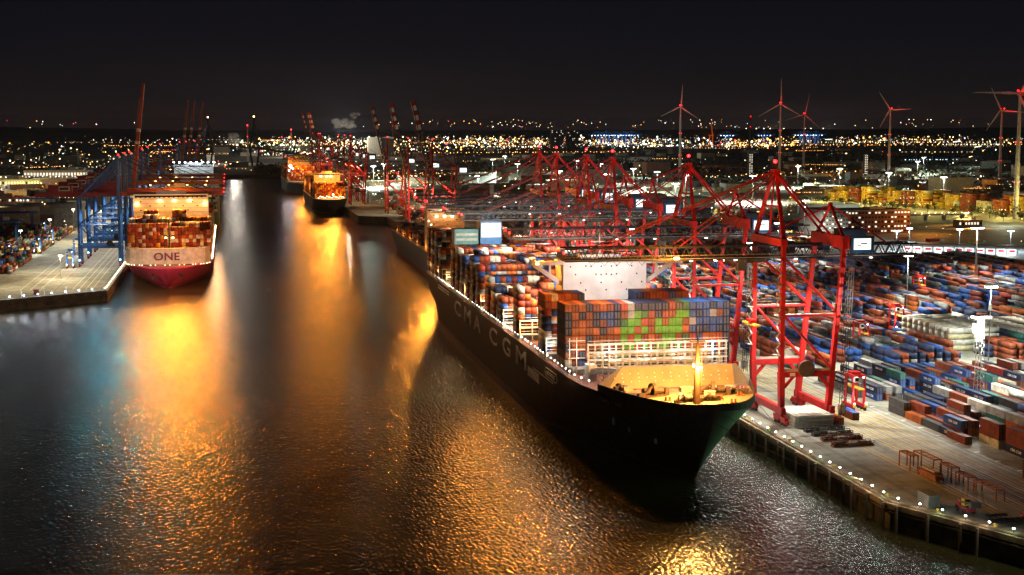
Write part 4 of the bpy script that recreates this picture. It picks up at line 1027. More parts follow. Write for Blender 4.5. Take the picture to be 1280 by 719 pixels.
for i, (x, y, lab) in enumerate([(-166, 1152, 'blue and red straddle carrier at the left edge, beside the container rows'), (-153, 1222, 'blue and red straddle carrier beside a lamp post on the left quay'), (-153, 1311, 'blue and red straddle carrier behind the second lamp post on the left quay'),
                                 (-172, 1418, 'farthest straddle carrier on the left quay'), (-120, 1200, 'straddle carrier by the blue crane legs, the farther of two'), (-114, 1091, 'straddle carrier by the blue crane legs, the nearer of two')]):
    o = sl if i == 0 else copy_tree(sl)
    o.location = (x, y, WZ + .01); o['label'] = lab; o['group'] = 'straddle carriers on the left quay'
    lamp((x + 1, y - 7, WZ + 6), 2500, (1, .93, .85), .4, name='work_lamp')
def yard_gantry():
    t = thing('yard_gantry', (0, 0, 0), 'x', 'yard crane', 'blue gantries over the left container yard')
    for x in (-14, 14):
        for y in (-6, 6): MB().bar((x, y, 1), (x, y, 22), 1.0).build('leg', m_cblue, t)
        MB().box((x, 0, 1.2), (1.2, 16, 1.4)).build('sill_beam', m_cblue, t)
        MB().tube((x, -6, 12), (x, 6, 20), .3, 6).build('brace', m_cblue, t)
    for y in (-4, 4): MB().box((0, y, 22.6), (40, 1.4, 1.8)).build('girder', m_cblue, t)
    MB().box((6, 0, 24.6), (4, 7, 2.4)).build('trolley', m_white, t)
    return t
yg = yard_gantry()
for i, (x, y, lab) in enumerate([(-192, 1290, 'blue yard gantry nearest on the left, its frame cut by the picture edge'), (-196, 1420, 'second blue yard gantry from the front in the left yard'), (-205, 1535, 'third blue yard gantry from the front in the left yard'), (-209, 1690, 'fourth blue yard gantry, farthest in the left yard')]):
    o = yg if i == 0 else copy_tree(yg); o.location = (x, y, WZ); o['label'] = lab

# ================================================================== APRON EQUIPMENT
# hatch covers stacked between the crane legs, lashing bins beside them
for i, (x, y, l, wd) in enumerate([(194.2, 462.4, 14, 18), ]):
    for q in range(4):
        mb = MB().box((0, 0, .45), (l, wd - q * .2, .85))
        for k in range(6): mb.box((-l / 2 + 1 + k * (l - 2) / 5, 0, .95), (.3, wd - 1, .16))
        for k in range(5): mb.box((0, -wd / 2 - .06, .45), (l - 1 - k, .08, .2)) if k == 0 else None
        o = mb.build('hatch_cover', m_lash, None, (x + q * .15, y + q * .1, QZ + .01 + q * 1.05))
        tag(o, f'pale hatch cover under the nearest crane, {("bottom of", "second from the bottom of", "third from the bottom of", "top of")[q]} its stack', 'hatch cover', 'hatch covers under the nearest crane')
def lash_bin(y, x, lab, rustm):
    t = thing('lashing_rack', (x, y, QZ + .01), lab, 'lashing rack', 'lashing racks lying across the crane rails')
    mb = MB(); mb.box((0, 0, .2), (14, 2.6, .3))
    for k in range(8):
        xx = -6.8 + k * 1.94; mb.bar((xx, -1.2, .2), (xx, -1.2, 1.7), .16); mb.bar((xx, 1.2, .2), (xx, 1.2, 1.7), .16)
    for s in (-1, 1): mb.bar((-6.9, s * 1.2, 1.7), (6.9, s * 1.2, 1.7), .16); mb.bar((-6.9, s * 1.2, 1.0), (6.9, s * 1.2, 1.0), .1)
    mb.build('frame', rustm, t)
    mb = MB(); q = random.Random(int(y))
    for g in (-4.3, 4.3):
        for k in range(26):
            xx = g + q.uniform(-2.1, 2.1); yy = q.uniform(-1, 1); mb.box((xx, yy, .7 + q.random() * .7), (.5, .45, .5))
        mb.box((g, 0, .6), (4.6, 2.2, .7))
    mb.build('twistlock', m_dark, t); MB().box((0, 0, .8), (3.2, 2.2, 1.0)).build('locker', m_conc, t)
for y, lab, rm in ((447, 'dark lashing rack nearest the hatch cover stack', m_dark), (440.5, 'second lashing rack from the hatch cover stack', m_dark), (433, 'third lashing rack from the hatch cover stack, loaded with rusty fittings', m_rust), (424.5, 'lashing rack farthest from the hatch covers, loaded with brown fittings', m_rust)):
    lash_bin(y, 195.2, lab, rm)
def spreader_stand(x, y, l, h, lab, m, rz=0, loaded=False):
    t = thing('spreader_stand', (x, y, QZ + .01), lab, 'spreader stand', 'orange steel frames standing on the apron', rz)
    for s in (-1, 1):
        mb = MB()
        for xx in (-1.25, 1.25): mb.bar((xx, s * l / 2, 0), (xx, s * l / 2, h), .32)
        mb.bar((-1.25, s * l / 2, h), (1.25, s * l / 2, h), .32); mb.build('leg_frame', m, t)
    mb = MB()
    for xx in (-1.25, 1.25): mb.bar((xx, -l / 2, h), (xx, l / 2, h), .34); 
    for k in range(5): mb.bar((-1.25, -l / 2 + l * k / 4, h), (1.25, -l / 2 + l * k / 4, h), .2)
    mb.build('top_frame', m, t)
    if loaded:
        mb = MB().box((0, 0, 1.7), (2.5, l - .4, .5)).box((0, 0, .7), (2.4, l - .6, .3)).box((0, 0, 2.7), (2.0, l * .7, .25), 1)
        for k in range(9):
            yy = -l / 2 + .5 + k * (l - 1) / 8
            for xx in (-1.2, 1.2): mb.bar((xx, yy, .2), (xx, yy, 2.6), .2)
        mb.build('spreader', [m, m_cream], t)
for a in [(198.6, 392.5, 7, 4.6, 'orange frame with bent posts at the left end of the frame row', m_rust, .0), (202.6, 388.5, 12.5, 4.8, 'longest bare orange frame, at the back of the frame row', m_rust), (204.0, 377.5, 6.5, 4.2, 'short orange frame behind the loaded one', m_rust),
          (199.2, 379.5, 10.5, 1.2, 'orange frame holding a lattice spreader with cream top', m_rust, 0, True), (204.2, 368.5, 7, 3.6, 'orange frame second from the right end of the frame row', m_rust), (205.2, 357.5, 12, 3.2, 'long low orange frame at the right end of the frame row', m_rust)]: spreader_stand(*a)
# caged rack of orange spreaders beside the detached stack
t = thing('spreader_rack', (249.5, 398, QZ + .01), 'rusty lattice rack of stacked spreaders beside the detached brown container stack', 'spreader rack')
for q in range(3):
    mb = MB()
    for xx in (-1.2, 1.2):
        mb.bar((xx, -6, .4 + q * 2.2), (xx, 6, .4 + q * 2.2), .3); mb.bar((xx, -6, 1.9 + q * 2.2), (xx, 6, 1.9 + q * 2.2), .25)
        for k in range(9): mb.bar((xx, -6 + k * 1.5, .4 + q * 2.2), (xx, -6 + k * 1.5, 2.4 + q * 2.2), .2)
    for k in range(7): mb.bar((-1.2, -6 + k * 2, .4 + q * 2.2), (1.2, -6 + k * 2, .4 + q * 2.2), .25)
    mb.build('spreader', m_rust, t)
# open-top container with a blue tarpaulin
t = thing('open_top_container', (213.2, 467.5, QZ + .01), 'rust brown open top container with a blue tarpaulin, on the apron beside the nearest crane', 'container')
mb = MB().box((0, 0, 1.25), (2.44, 12.19, 2.5)); 
for j in range(20):
    for s in (-1, 1): mb.box((s * 1.24, -5.6 + j * .59, 1.25), (.06, .28, 2.3))
mb.build('body', cmat('b'), t)
mb = MB(); mb.prism([(-1.26, -6.1), (1.26, -6.1), (1.26, 6.1), (-1.26, 6.1)], 2.5, 2.75); mb.hexa([(-1.2, -3, 2.75), (1.2, -3, 2.75), (1.2, 6, 2.75), (-1.2, 6, 2.75), (-.5, -2, 3.3), (.5, -2, 3.3), (.5, 5.6, 3.3), (-.5, 5.6, 3.3)]); mb.build('tarpaulin', mat('blue_tarpaulin', (.03, .07, .38), .6), t)
# mobile loader and site hut at the near corner
t = thing('loader', (190.5, 343.5, QZ + .01), 'dark red wheeled loader with raised arm parked at the near quay corner', 'loader')
mb = MB().box((0, 0, 1.4), (2.6, 6.2, 1.2)).box((0, 2.0, 2.3), (2.4, 2.2, 1.0)); mb.build('body', m_redd, t)
for s in (-1, 1):
    for y in (-2, 2): MB().tube((s * 1.0, y, .8), (s * 1.5, y, .8), .8, 14).build('wheel', m_rub, t)
MB().box((0, -.2, 2.9), (1.7, 1.7, 1.8)).box((0, -1.07, 3.0), (1.5, .05, 1.2), 1).build('cab', [m_yel, m_glass], t)
MB().bar((.9, 1, 2.6), (1.0, -4.4, 3.8), .5).bar((-.9, 1, 2.6), (-1.0, -4.4, 3.8), .5).box((0, -5.0, 3.2), (3.0, 1.2, 1.4)).build('arm', m_dark, t)
t = thing('site_hut', (184.6, 352.5, QZ + .01), 'grey metal box hut beside the loader at the quay corner', 'hut')
MB().box((0, 0, 1.6), (3.4, 6.4, 3.2)).build('wall', mat('hut_grey', (.16, .15, .13), .7), t); MB().box((0, 0, 3.3), (3.7, 6.8, .2)).build('roof', m_conc, t); MB().box((1.72, -1.5, 1.2), (.08, 1, 2.1)).build('door', m_dark, t)
t = thing('tyre_heap', (196, 333, QZ + .01), 'heap of black tyres and fenders lying near the quay corner', 'tyres')
mb = MB(); q = random.Random(3)
for k in range(16):
    x, y, z = (k % 6) * 1.5 - 3.6 + q.random() * .4, (k // 6 % 3) * 1.5 - 1 + q.random() * .4, (k // 12) * .8
    mb = MB()
    for j in range(10):
        a = 2 * PI * j / 10; b = 2 * PI * (j + 1) / 10; mb.bar((x + math.cos(a) * .62, y + math.sin(a) * .62, z + .4), (x + math.cos(b) * .62, y + math.sin(b) * .62, z + .4), .45)
    mb.build('tyre', m_rub, t)
t = thing('flat_trailer', (203, 330, QZ + .01), 'red edged flat trailer at the right edge of the near quay', 'trailer')
MB().box((0, 0, 1.1), (2.6, 11, .3)).box((0, -5.6, 1.5), (2.6, .2, .9), 1).box((-1.3, 0, 1.3), (.12, 11, .5), 1).box((1.3, 0, 1.3), (.12, 11, .5), 1).build('bed', [m_cream, m_red], t)
for y in (3, 4.4):
    for s in (-1, 1): MB().tube((s * .8, y, .5), (s * 1.25, y, .5), .5, 12).build('wheel', m_rub, t)

# ================================================================== QUAY EDGES
def along(pts, step):
    out = []; acc = 0
    for a, b in zip(pts, pts[1:]):
        a = Vector(a); b = Vector(b); L = (b - a).length; d = acc
        while d < L: out.append((a.lerp(b, d / L), (b - a).normalized())); d += step
        acc = d - L
    return out
EDGE = [(176, 640, 0), (176, 357.7, 0), (190.4, 326, 0), (215, 269, 0)]
mb = MB()
for a, b in zip(EDGE, EDGE[1:]):
    mb.bar(Vector(a) + Vector((.55, 0, QZ + .15)), Vector(b) + Vector((.55, 0, QZ + .15)), .9, .3)
for zz in (5.4, 6.9):
    for a, b in zip(EDGE, EDGE[1:]): mb.bar(Vector(a) + Vector((-.5, 0, zz)), Vector(b) + Vector((-.5, 0, zz)), .9, .35 if zz < 6 else 1.5, 1 if zz < 6 else 0)
tag(mb.build('quay_kerb', [mat('kerb_ochre', (.30, .19, .08), .75, dirt=(.10, .07, .04), scale=.5), m_pile]), 'long kerb and rubbing beam along the right quay edge', 'kerb')
pm = None
for i, (p, d) in enumerate(along(EDGE[:3], 5.2)):
    if p.y > 520: continue
    if i % 5 in (1, 3): continue
    if pm is None: pm = MB().tube((0, 0, -4), (0, 0, 7.4), .42, 8).mesh('fender_pile', [m_pile])
    o = bpy.data.objects.new('fender_pile', pm); C.objects.link(o); o.location = (p.x - 1.3, p.y, 0)
    tag(o, 'rusty steel pile standing in the water against the right quay wall', 'fender pile', 'fender piles along the right quay')
lm = MB().box((0, 0, .5), (.22, .22, 1.0), 1).box((0, 0, 1.05), (.42, .42, .3), 0).mesh('quay_light', [em_white, m_dark])
lm2 = MB().box((0, 0, .5), (.22, .22, 1.0), 1).box((0, 0, 1.05), (.42, .42, .3), 0).mesh('quay_light', [lampmat('lamp_pale_green', (.6, 1, .75), 12), m_dark])
nl = 0
for i, (p, d) in enumerate(along([(176, 560, 0), (176, 357.7, 0), (190.4, 326, 0), (205, 292, 0)], 7.3)):
    o = bpy.data.objects.new('quay_light', lm if i % 3 else lm2); C.objects.link(o); o.location = (p.x + .5, p.y, QZ + .3)
    tag(o, 'small pale green light on the right quay kerb' if i % 3 == 0 else 'small white light on the right quay kerb', 'quay light', 'pale green lights on the right quay kerb' if i % 3 == 0 else 'white lights on the right quay kerb')
    lamp((p.x - 1.2, p.y, QZ + 1.6), 250, L_WHITE if i % 3 else (.7, 1, .8), .25, name='quay_lamp')
bm_ = MB().tube((0, 0, 0), (0, 0, .7), .35, 10).tube((0, 0, .7), (0, 0, .95), .55, 10).mesh('bollard', [m_yel])
for i, (p, d) in enumerate(along([(177.6, 560, 0), (177.6, 358, 0), (191.9, 327, 0)], 18)):
    o = bpy.data.objects.new('bollard', bm_); C.objects.link(o); o.location = (p.x, p.y, QZ); tag(o, 'yellow mooring bollard set back from the right quay kerb', 'bollard', 'bollards along the right quay')
for i, (a, b) in enumerate((((143.8, 405, 24.5), (177.6, 376, 8.9)), ((141, 406, 22), (177.6, 358, 8.9)), ((160, 424, 26), (177.6, 412, 8.9)), ((150, 409.5, 25), (177.6, 394, 8.9)))):
    mb = MB(); n = 14; A = Vector(a); B_ = Vector(b)
    pts = [A.lerp(B_, k / n) - Vector((0, 0, 5.0 * math.sin(PI * k / n) * .35)) for k in range(n + 1)]
    for p, q in zip(pts, pts[1:]): mb.tube(p, q, .09, 5, cap=False)
    tag(mb.build('mooring_line', m_moor), ('mooring line from the big ship bow, third to reach the quay', 'longest mooring line running from the big ship bow to the near quay', 'shortest mooring line at the starboard bow of the big ship', 'mooring line second nearest the crane from the big ship bow')[i], 'mooring line', 'mooring lines of the big ship')
# left quay edge
LE = [(-76, 1400, 0), (-76, 935, 0), (-134, 893, 0), (-190, 852, 0)]
mb = MB()
for a, b in zip(LE, LE[1:]): mb.bar(Vector(a) + Vector((0, .3, WZ + .15)), Vector(b) + Vector((0, .3, WZ + .15)), .9, .3); mb.bar(Vector(a) + Vector((.2, -.2, 4.2)), Vector(b) + Vector((.2, -.2, 4.2)), .8, .5, 1)
tag(mb.build('quay_kerb', [m_conc, m_pile]), 'pale kerb and beam along the left quay edge', 'kerb')
lm3 = MB().box((0, 0, .5), (.3, .3, 1.0), 1).box((0, 0, 1.2), (.75, .75, .5), 0).mesh('quay_light', [em_blue, m_dark])
for i, (p, d) in enumerate(along([(-77.5, 936.5, 0), (-190, 855, 0)], 9.2)):
    o = bpy.data.objects.new('quay_light', lm3); C.objects.link(o); o.location = (p.x, p.y + .4, WZ + .3); tag(o, 'bright white light on the front edge of the left quay', 'quay light', 'lights along the front edge of the left quay')
    lamp((p.x + .8, p.y - 1.6, WZ + 1.8), 520, (.92, .95, 1), .35, name='quay_lamp')
lm4 = MB().box((0, 0, .5), (.3, .3, 1.0), 1).box((0, 0, 1.15), (.6, .6, .4), 0).mesh('quay_light', [em_warm, m_red])
for i, (p, d) in enumerate(along([(-77.3, 948, 0), (-77.3, 1120, 0)], 9)):
    o = bpy.data.objects.new('quay_light', lm4); C.objects.link(o); o.location = (p.x, p.y, WZ); tag(o, 'small red post light beside the magenta ship on the left quay', 'quay light', 'lights beside the magenta ship on the left quay')
for i, (x, y) in enumerate(((-124, 908), (-112, 918), (-100, 927))):
    MBp = MB().tube((0, 0, 0), (0, 0, 3.6), .3, 8).box((0, 0, 3.7), (.9, .9, .3)); tag(MBp.build('ventilation_post', m_white, None, (x, y, WZ)), f'short white post on the left quay apron, {("left", "middle", "right")[i]} one of three', 'post', 'white posts on the left quay')
tag(MB().box((0, 0, 1.4), (3, 2.6, 2.8)).box((0, 0, 2.95), (3.3, 2.9, .25)).box((1.52, 0, 1.2), (.06, .9, 2.0)).build('switch_cabinet', m_redd, None, (-117, 921, WZ + .01)), 'dark red equipment cabinet on the left quay apron', 'cabinet')

# ================================================================== LIGHT MASTS
def light_mast(x, y, zg, hgt, lab, emm=None, pw=60000, col=L_GREEN, big=1.0, group='floodlight masts over the terminals', r=.55):
    t = thing('light_mast', (x, y, zg), lab, 'light mast', group)
    MB().tube((0, 0, 0), (0, 0, hgt), r * big, 8, r * .6 * big).build('pole', m_steel, t)
    mb = MB()
    mb.box((0, 0, hgt + .4), (6.4 * big, 2.2, .5), 1)
    for k in range(6): mb.box((-2.6 * big + k * 1.04 * big, -1.0, hgt - .1), (.8 * big, .5, .7), 0); mb.box((-2.6 * big + k * 1.04 * big, 1.0, hgt - .1), (.8 * big, .5, .7), 0)
    mb.build('lamp_head', [emm or em_green, m_dark], t)
    if pw: lamp((0, 0, hgt - 1.6), pw * (2.2 if y < 1000 else 4.5 if y < 1800 else 9), col, 1.2, t, spot=150 if y < 1000 else 160, aim=(0, 0, -1), blend=.4, name='mast_flood')
    return t
light_mast(480, 863, QZ, 36, 'tall floodlight mast in front of the long white canopy', em_white, 110000, L_WHITE, 1.4)
# lattice mast near the apron
t = thing('light_mast', (266.5, 474, QZ), 'lattice floodlight mast rising between the near yard rows', 'light mast', 'floodlight masts over the terminals')
mb = MB()
for k in range(12):
    z0, z1 = k * 2.8, (k + 1) * 2.8; a0 = 1.5 - k * .06; a1 = 1.5 - (k + 1) * .06
    P = [(-a0, -a0), (a0, -a0), (a0, a0), (-a0, a0)]; Q = [(-a1, -a1), (a1, -a1), (a1, a1), (-a1, a1)]
    for j in range(4):
        mb.bar((*P[j], z0), (*Q[j], z1), .16); mb.bar((*P[j], z0), (*Q[(j + 1) % 4], z1), .09); mb.bar((*Q[j], z1), (*Q[(j + 1) % 4], z1), .09)
mb.build('lattice', m_steel, t)
mb = MB().box((0, 0, 34.0), (6.5, 3, .3), 1)
for k in range(7):
    for s in (-1, 1): mb.box((-2.8 + k * .93, s * 1.4, 33.4), (.7, .4, .7), 0)
for k in range(3):
    for q in range(2): mb.box((-2.9, -1.2 + q, 28.2 + k * 1.3), (.5, .5, .6), 0)
mb.build('lamp_head', [em_white, m_dark], t)
lamp((0, 0, 32.2), 115000, (.98, 1, .84), 1.2, t, spot=152, aim=(0, 0, -1), name='mast_flood'); lamp((-3.4, 0, 29), 14000, (1, .98, .95), .8, t, name='mast_flood')
MAST = [(690, 1833, 'left of the yellow container depot'), (930, 2261, 'behind the left end of the yellow depot'), (941, 2120, 'behind the yellow depot, left of its middle'), (929, 1923, 'behind the yellow depot, at its middle'),
        (510, 1606, 'above the red cranes, left of the office building'), (614, 2022, 'far back left of the office, in a line of three'), (612, 1881, 'behind the second crane apex'), (505, 1211, 'close beside the office building'),
        (1278, 2526, 'far behind the right part of the yellow depot'), (915, 1735, 'in front of the yellow depot at its right'), (521, 2843, 'tallest of the group left of the crane tops'), (603, 3142, 'behind the tallest one left of the crane tops'),
        (503, 2501, 'right of the pair left of the crane tops'), (329, 1904, 'lowest one at the left end of the crane tops'), (515, 1934, 'between the fourth and fifth crane tops'), (647, 2473, 'right behind the fourth crane top'),
        (624, 2182, 'over the second small crane frame'), (662, 2713, 'in the middle distance over the crane tops'), (1455, 2849, 'far right, beyond the depot'), (271, 2547, 'above the raised booms, right of them'), (238, 2397, 'above the raised booms, left of them'), (483, 2086, 'behind the third crane top')]
for x, y, lab in MAST: light_mast(x, y, QZ if y < 3166 else 6, 36, 'floodlight mast ' + lab, em_green if (x + y) % 3 else em_white, 90000, L_GREEN if (x + y) % 3 else L_WHITE, 1.3)
# added floods without masts to even the yard light; then masts in its middle
for x, y, p in ((255, 560, 60000), (300, 660, 60000), (395, 760, 60000), (330, 480, 70000), (310, 920, 60000), (450, 800, 60000), (420, 640, 70000)): lamp((x, y, 46), p * 2.0, (1, .95, .78), 1.2, spot=152, aim=(0, 0, -1), name='yard_fill')
for x, y, p in ((318, 560, 60000), (352, 705, 80000), (300, 800, 70000), (245, 700, 45000), (262, 925, 60000), (380, 960, 70000)): 
    light_mast(x + .9, y, QZ, 34, {318: 'floodlight mast behind the lattice one, short of the white container block', 352: 'floodlight mast just behind the white container blocks', 300: 'floodlight mast in the yard behind the second straddle carrier', 245: 'floodlight mast at the apron edge below the third red crane', 262: 'floodlight mast at the apron edge behind the fifth red crane', 380: 'floodlight mast far back in the middle of the container rows'}[x], em_green, p, (.95, 1, .86), .8, r=.4)
def lamp_post(x, y, lab, m, col, pw, h=14):
    t = thing('lamp_post', (x, y, WZ), lab, 'lamp post', 'lamp posts on the left quay')
    MB().tube((0, 0, 0), (0, 0, h), .28, 8, .18).build('pole', m_steel, t); MB().box((0, 0, h + .2), (1.6, 1.0, .5)).box((0, 0, 1.0), (1.8, 1.8, 2), 0).build('lamp_head', [m], t) if False else MB().box((0, 0, h + .2), (2.4, 1.2, .6)).build('lamp_head', m, t)
    lamp((0, 0, h - .6), pw * 1.6, col, .6, t, spot=140, aim=(0, 0, -1), name='post_lamp')
for a in ((-163, 1201, 'lamp post nearest the left edge among the straddle carriers', em_green, L_GREEN, 16000, 20), (-149, 1276, 'lamp post standing between the straddle carriers on the left quay', em_green, L_GREEN, 20000, 24), (-149, 1467, 'lamp post farthest up the left quay', em_warm, L_WARM, 26000, 22),
          (-112, 1010, 'lamp post beside the nearest blue crane leg', em_warm, (1, .85, .55), 15000, 16)): lamp_post(*a)
for (x, y, p) in ((-104, 980, 16000), (-140, 960, 14000), (-130, 1060, 14000), (-98, 1060, 9000), (-130, 1340, 30000), (-120, 1600, 40000), (-200, 1250, 26000), (-240, 1500, 50000)): lamp((x, y, WZ + 32), p * 3.0, (1, .84, .5), 1, spot=150, aim=(0, 0, -1), name='crane_flood')  # bare floods without fixtures, standing in for crane lamps on the left quay
# ================================================================== WIND TURBINES
def turbine(x, y, hub, blade, ang, lab, face=0.0):
    t = thing('wind_turbine', (x, y, 7.5), lab, 'wind turbine', 'wind turbines beyond the terminal', face); hh = hub - 7.5
    MB().tube((0, 0, 0), (0, 0, hh), 3.2, 14, 1.5).build('tower', m_wind, t)
    n = MB().box((0, 1, hh + .6), (4, 12, 4.2)).tube((0, -7, hh + .4), (0, -4.8, hh + .4), 1.0, 10, 1.9).build('nacelle', m_wind, t)
    for k in range(3):
        a = rad(ang + 120 * k); d = Vector((math.sin(a), 0, math.cos(a))); o = Vector((0, -6, hh + .4)); s = Vector((0, 1, 0)).cross(d)
        mb = MB(); st = [(0, 1.0, 1.0), (.05, 1.1, 1.0), (.2, 2.1, .6), (.55, 1.3, .35), (.9, .7, .2), (1.0, .2, .1)]
        for (f0_, w0, t0), (f1, w1, t1_) in zip(st, st[1:]):
            p = o + d * blade * f0_; q = o + d * blade * f1; yv = Vector((0, 1, 0))
            mb.hexa([p - s * w0 * .4 - yv * t0, p + s * w0 - yv * t0, p + s * w0 + yv * t0, p - s * w0 * .4 + yv * t0, q - s * w1 * .4 - yv * t1_, q + s * w1 - yv * t1_, q + s * w1 + yv * t1_, q - s * w1 * .4 + yv * t1_])
        mb.build('blade', m_wind, t)
    mb = MB().octa((-1.6, -3.0, hh + 3.6), 1.3).octa((2.0, 5, hh + 3.6), 1.3)
    for zz in (hh * .62, hh * .3): mb.octa((-2.6, -1.6, zz), .6); mb.octa((2.6, -1.6, zz), .6)
    mb.build('warning_light', em_red, t)
    lamp((x, y - 30, hub + 4), 9000, L_RED, 1.5, name='nacelle_glow')
turbine(930, 2900, 150, 46, 4, 'wind turbine farthest left, alone above the crane tops', -.28)
turbine(1190, 3000, 158, 56, 0, 'tall wind turbine in the middle, straight above the nearest crane apex', -.3)
turbine(1454, 3500, 140, 54, 12, 'wind turbine just right of the tall middle one, turned slightly', -.35)
turbine(1400, 2900, 145, 46, -32, 'dim wind turbine between the middle pair and the right pair', -.6)
turbine(1404, 2450, 139, 46, 95, 'dim wind turbine behind the nearest right hand one', -.9)
turbine(852, 1450, 145, 50, -88, 'nearest wind turbine, cut by the right edge of the picture', -.75)

# ================================================================== CABLE-STAYED BRIDGE
br = thing('cable_stayed_bridge', (70, 3800, 6), 'dark cable stayed road bridge across the far end of the channel', 'bridge')
P1 = Vector((0, 0, 0)); P2 = Vector((-120, 300, 0)); dr = (P1 - P2).normalized(); nr = Vector((-dr.y, dr.x, 0))
pts = [(P2 - dr * 500, 38), (P2 - dr * 250, 46), (P2, 49), ((P1 + P2) / 2, 51), (P1, 49), (P1 + dr * 200, 40), (P1 + dr * 420, 28), (P1 + dr * 560, 19)]
mb = MB()
for (a, za), (b, zb) in zip(pts, pts[1:]): mb.bar(a + Vector((0, 0, za)), b + Vector((0, 0, zb)), 16, 3.4)
mb.build('deck', m_conc, br)
for P in (P1, P2):
    mb = MB()
    for s in (-1, 1): mb.bar(P + nr * s * 6, P + nr * s * 13 + Vector((0, 0, 47)), 5); mb.bar(P + nr * s * 13 + Vector((0, 0, 47)), P + nr * s * 2 + Vector((0, 0, 100)), 4.5)
    mb.bar(P + Vector((0, 0, 98)), P + Vector((0, 0, 127)), 4.5); mb.build('pylon', m_dark, br)
    mb = MB()
    for k in range(1, 7):
        for s in (-1, 1): mb.bar(P + Vector((0, 0, 124 - k * 3)), P + dr * s * k * 24 + Vector((0, 0, 50)), .6)
    mb.build('stay_cable', m_rope, br)
    MB().octa(tuple(P + Vector((0, 0, 129))), 1.8).build('warning_light', em_orange, br)
for (P, h) in ((P1 + dr * 260, 36), (P1 + dr * 380, 30), (P1 + dr * 480, 23), (P2 - dr * 250, 44)):
    MB().bar(P, P + Vector((0, 0, h)), 5, 9).build('pier', m_conc, br)

# ================================================================== BUILDINGS
def building(x, y, sx, sy, h, lab, wall, cat_='building', rows=0, cols=0, roof=None, rz=0.0, name='building', lit=.5, wm=None, zg=QZ):
    t = thing(name, (x, y, zg), lab, cat_, None, rz)
    MB().box((0, 0, h / 2), (sx, sy, h)).build('wall', wall, t)
    MB().box((0, 0, h + .35), (sx + .8, sy + .8, .7)).box((sx * .2, 0, h + 1.6), (sx * .18, sy * .3, 1.9)).build('roof', roof or m_roofm, t)
    q = random.Random(int(x + y)); dx = sx / max(cols, 1)
    if rows:
        lit_ = []; un = []
        for r_ in range(rows):
            for c in range(cols):
                z = h * (r_ + .55) / rows; (lit_ if q.random() < lit else un).append((-sx / 2 + (c + .5) * dx, -sy / 2 - .04, z))
        for nm, lst, mm in (('lit_window', lit_, wm or em_win), ('window', un, m_glass)):
            if len(lst) > 48: q.shuffle(lst)
            each(nm, [mm], t, lst[:49], (dx * .55, .12, h / rows * .34))
            if len(lst) > 49:
                mb = MB()
                for p in lst[49:]: mb.box(p, (dx * .55, .12, h / rows * .34))
                o = mb.build(nm, mm, t); o['kind'] = 'stuff'
    return t
ob = building(596, 1300, 92, 40, 22, 'long brick office block with rows of lit windows behind the nearest red crane', m_brick, 'office building', 5, 26, m_roofm, .1, 'office_building', .42)
building(545, 1262, 26, 46, 25, 'grey office tower wing at the left end of the long brick block', m_conc, 'office building', 7, 9, m_conc, .1, 'office_building', .3)
lamp((650, 1262, 34), 30000, L_ORANGE, 1.5, name='street_flood')
# long lit canopy with loading bays
t = thing('loading_canopy', (572, 1056, QZ), 'long white canopy lit from below over red and white loading bays', 'canopy', None, -.55)
MB().box((0, 0, 8.2), (96, 16, .8)).build('roof', m_white, t)
for k in range(12): MB().box((-44 + k * 8, -6, 3.9), (.5, .5, 7.8)).build('column', m_steel, t)
mb = MB()
for k in range(11): mb.box((-40 + k * 8, 5.5, 2.6), (7.0, .4, 5.0), 1); mb.box((-40 + k * 8, 5.2, 3.6), (4.2, .3, 1.6), 0)
mb.build('bay_door', [m_red, m_white], t)
mb = MB()
for k in range(9): mb.box((-40 + k * 10, -1, 7.6), (3, .5, .2))
mb.build('tube_lamp', em_blue, t)
for k in range(4): lamp((-36 + k * 24, -2, 6.6), 7000, (.9, .96, 1), .6, t, name='canopy_lamp')
for i, (x, y) in enumerate(((536, 1092), (560, 1118), (596, 1100), (628, 1075))): 
    t = light_mast(x, y, QZ, 17, ('short mast with bluish lamps at the left end of the canopy', 'second short bluish lamp mast behind the canopy', 'third short bluish lamp mast behind the canopy', 'short bluish lamp mast at the right end of the canopy')[i], em_blue, 9000, L_BLUE, .7, 'short lamp masts behind the canopy', .3)
building(491, 916, 12, 9, 6.5, 'small cream shed at the far edge of the container yard', m_cream, 'shed', name='shed', rz=-.3)
building(560, 1040, 9, 7, 4, 'low pale shed to the right of the canopy forecourt', m_conc, 'shed', name='shed')
building(470, 2080, 70, 34, 16, 'pale warehouse in the middle distance behind the lowest light mast', m_cream, 'warehouse', name='warehouse')
building(420, 1960, 120, 30, 10, 'long low warehouse with yellow lit front behind the crane tops', m_cream, 'warehouse', 2, 30, name='warehouse', lit=.8, wm=lampmat('yellow_window', (1, .75, .35), .9))
building(700, 1620, 80, 30, 9, 'flat roofed hall between the cranes and the office block', m_roofm, 'warehouse', name='warehouse')
building(560, 1720, 60, 44, 14, 'round edged grey hall right of the crane tops', m_roofm, 'warehouse', name='warehouse')
building(740, 1350, 26, 12, 7, 'low service building right of the brick office', m_conc, 'building', 1, 8, name='building')
building(690, 1395, 14, 8, 6, 'small white kiosk with red sign right of the brick office', m_white, 'building', 1, 4, name='kiosk', lit=1.0)
building(-270, 1900, 60, 20, 14, 'dark red roofed hall in the left yard', m_brick, 'warehouse', 2, 14, m_redd, name='warehouse', zg=WZ)
building(-350, 2600, 190, 30, 12, 'long low hall washed in yellow light at the far left', m_cream, 'warehouse', 1, 40, name='warehouse', lit=.9, wm=lampmat('yellow_strip', (1, .8, .2), 1.2), zg=WZ)
building(-330, 3000, 130, 30, 16, 'pale hall with a row of lamps behind the yellow one on the left', m_white, 'warehouse', 1, 22, name='warehouse', lit=1, zg=WZ)
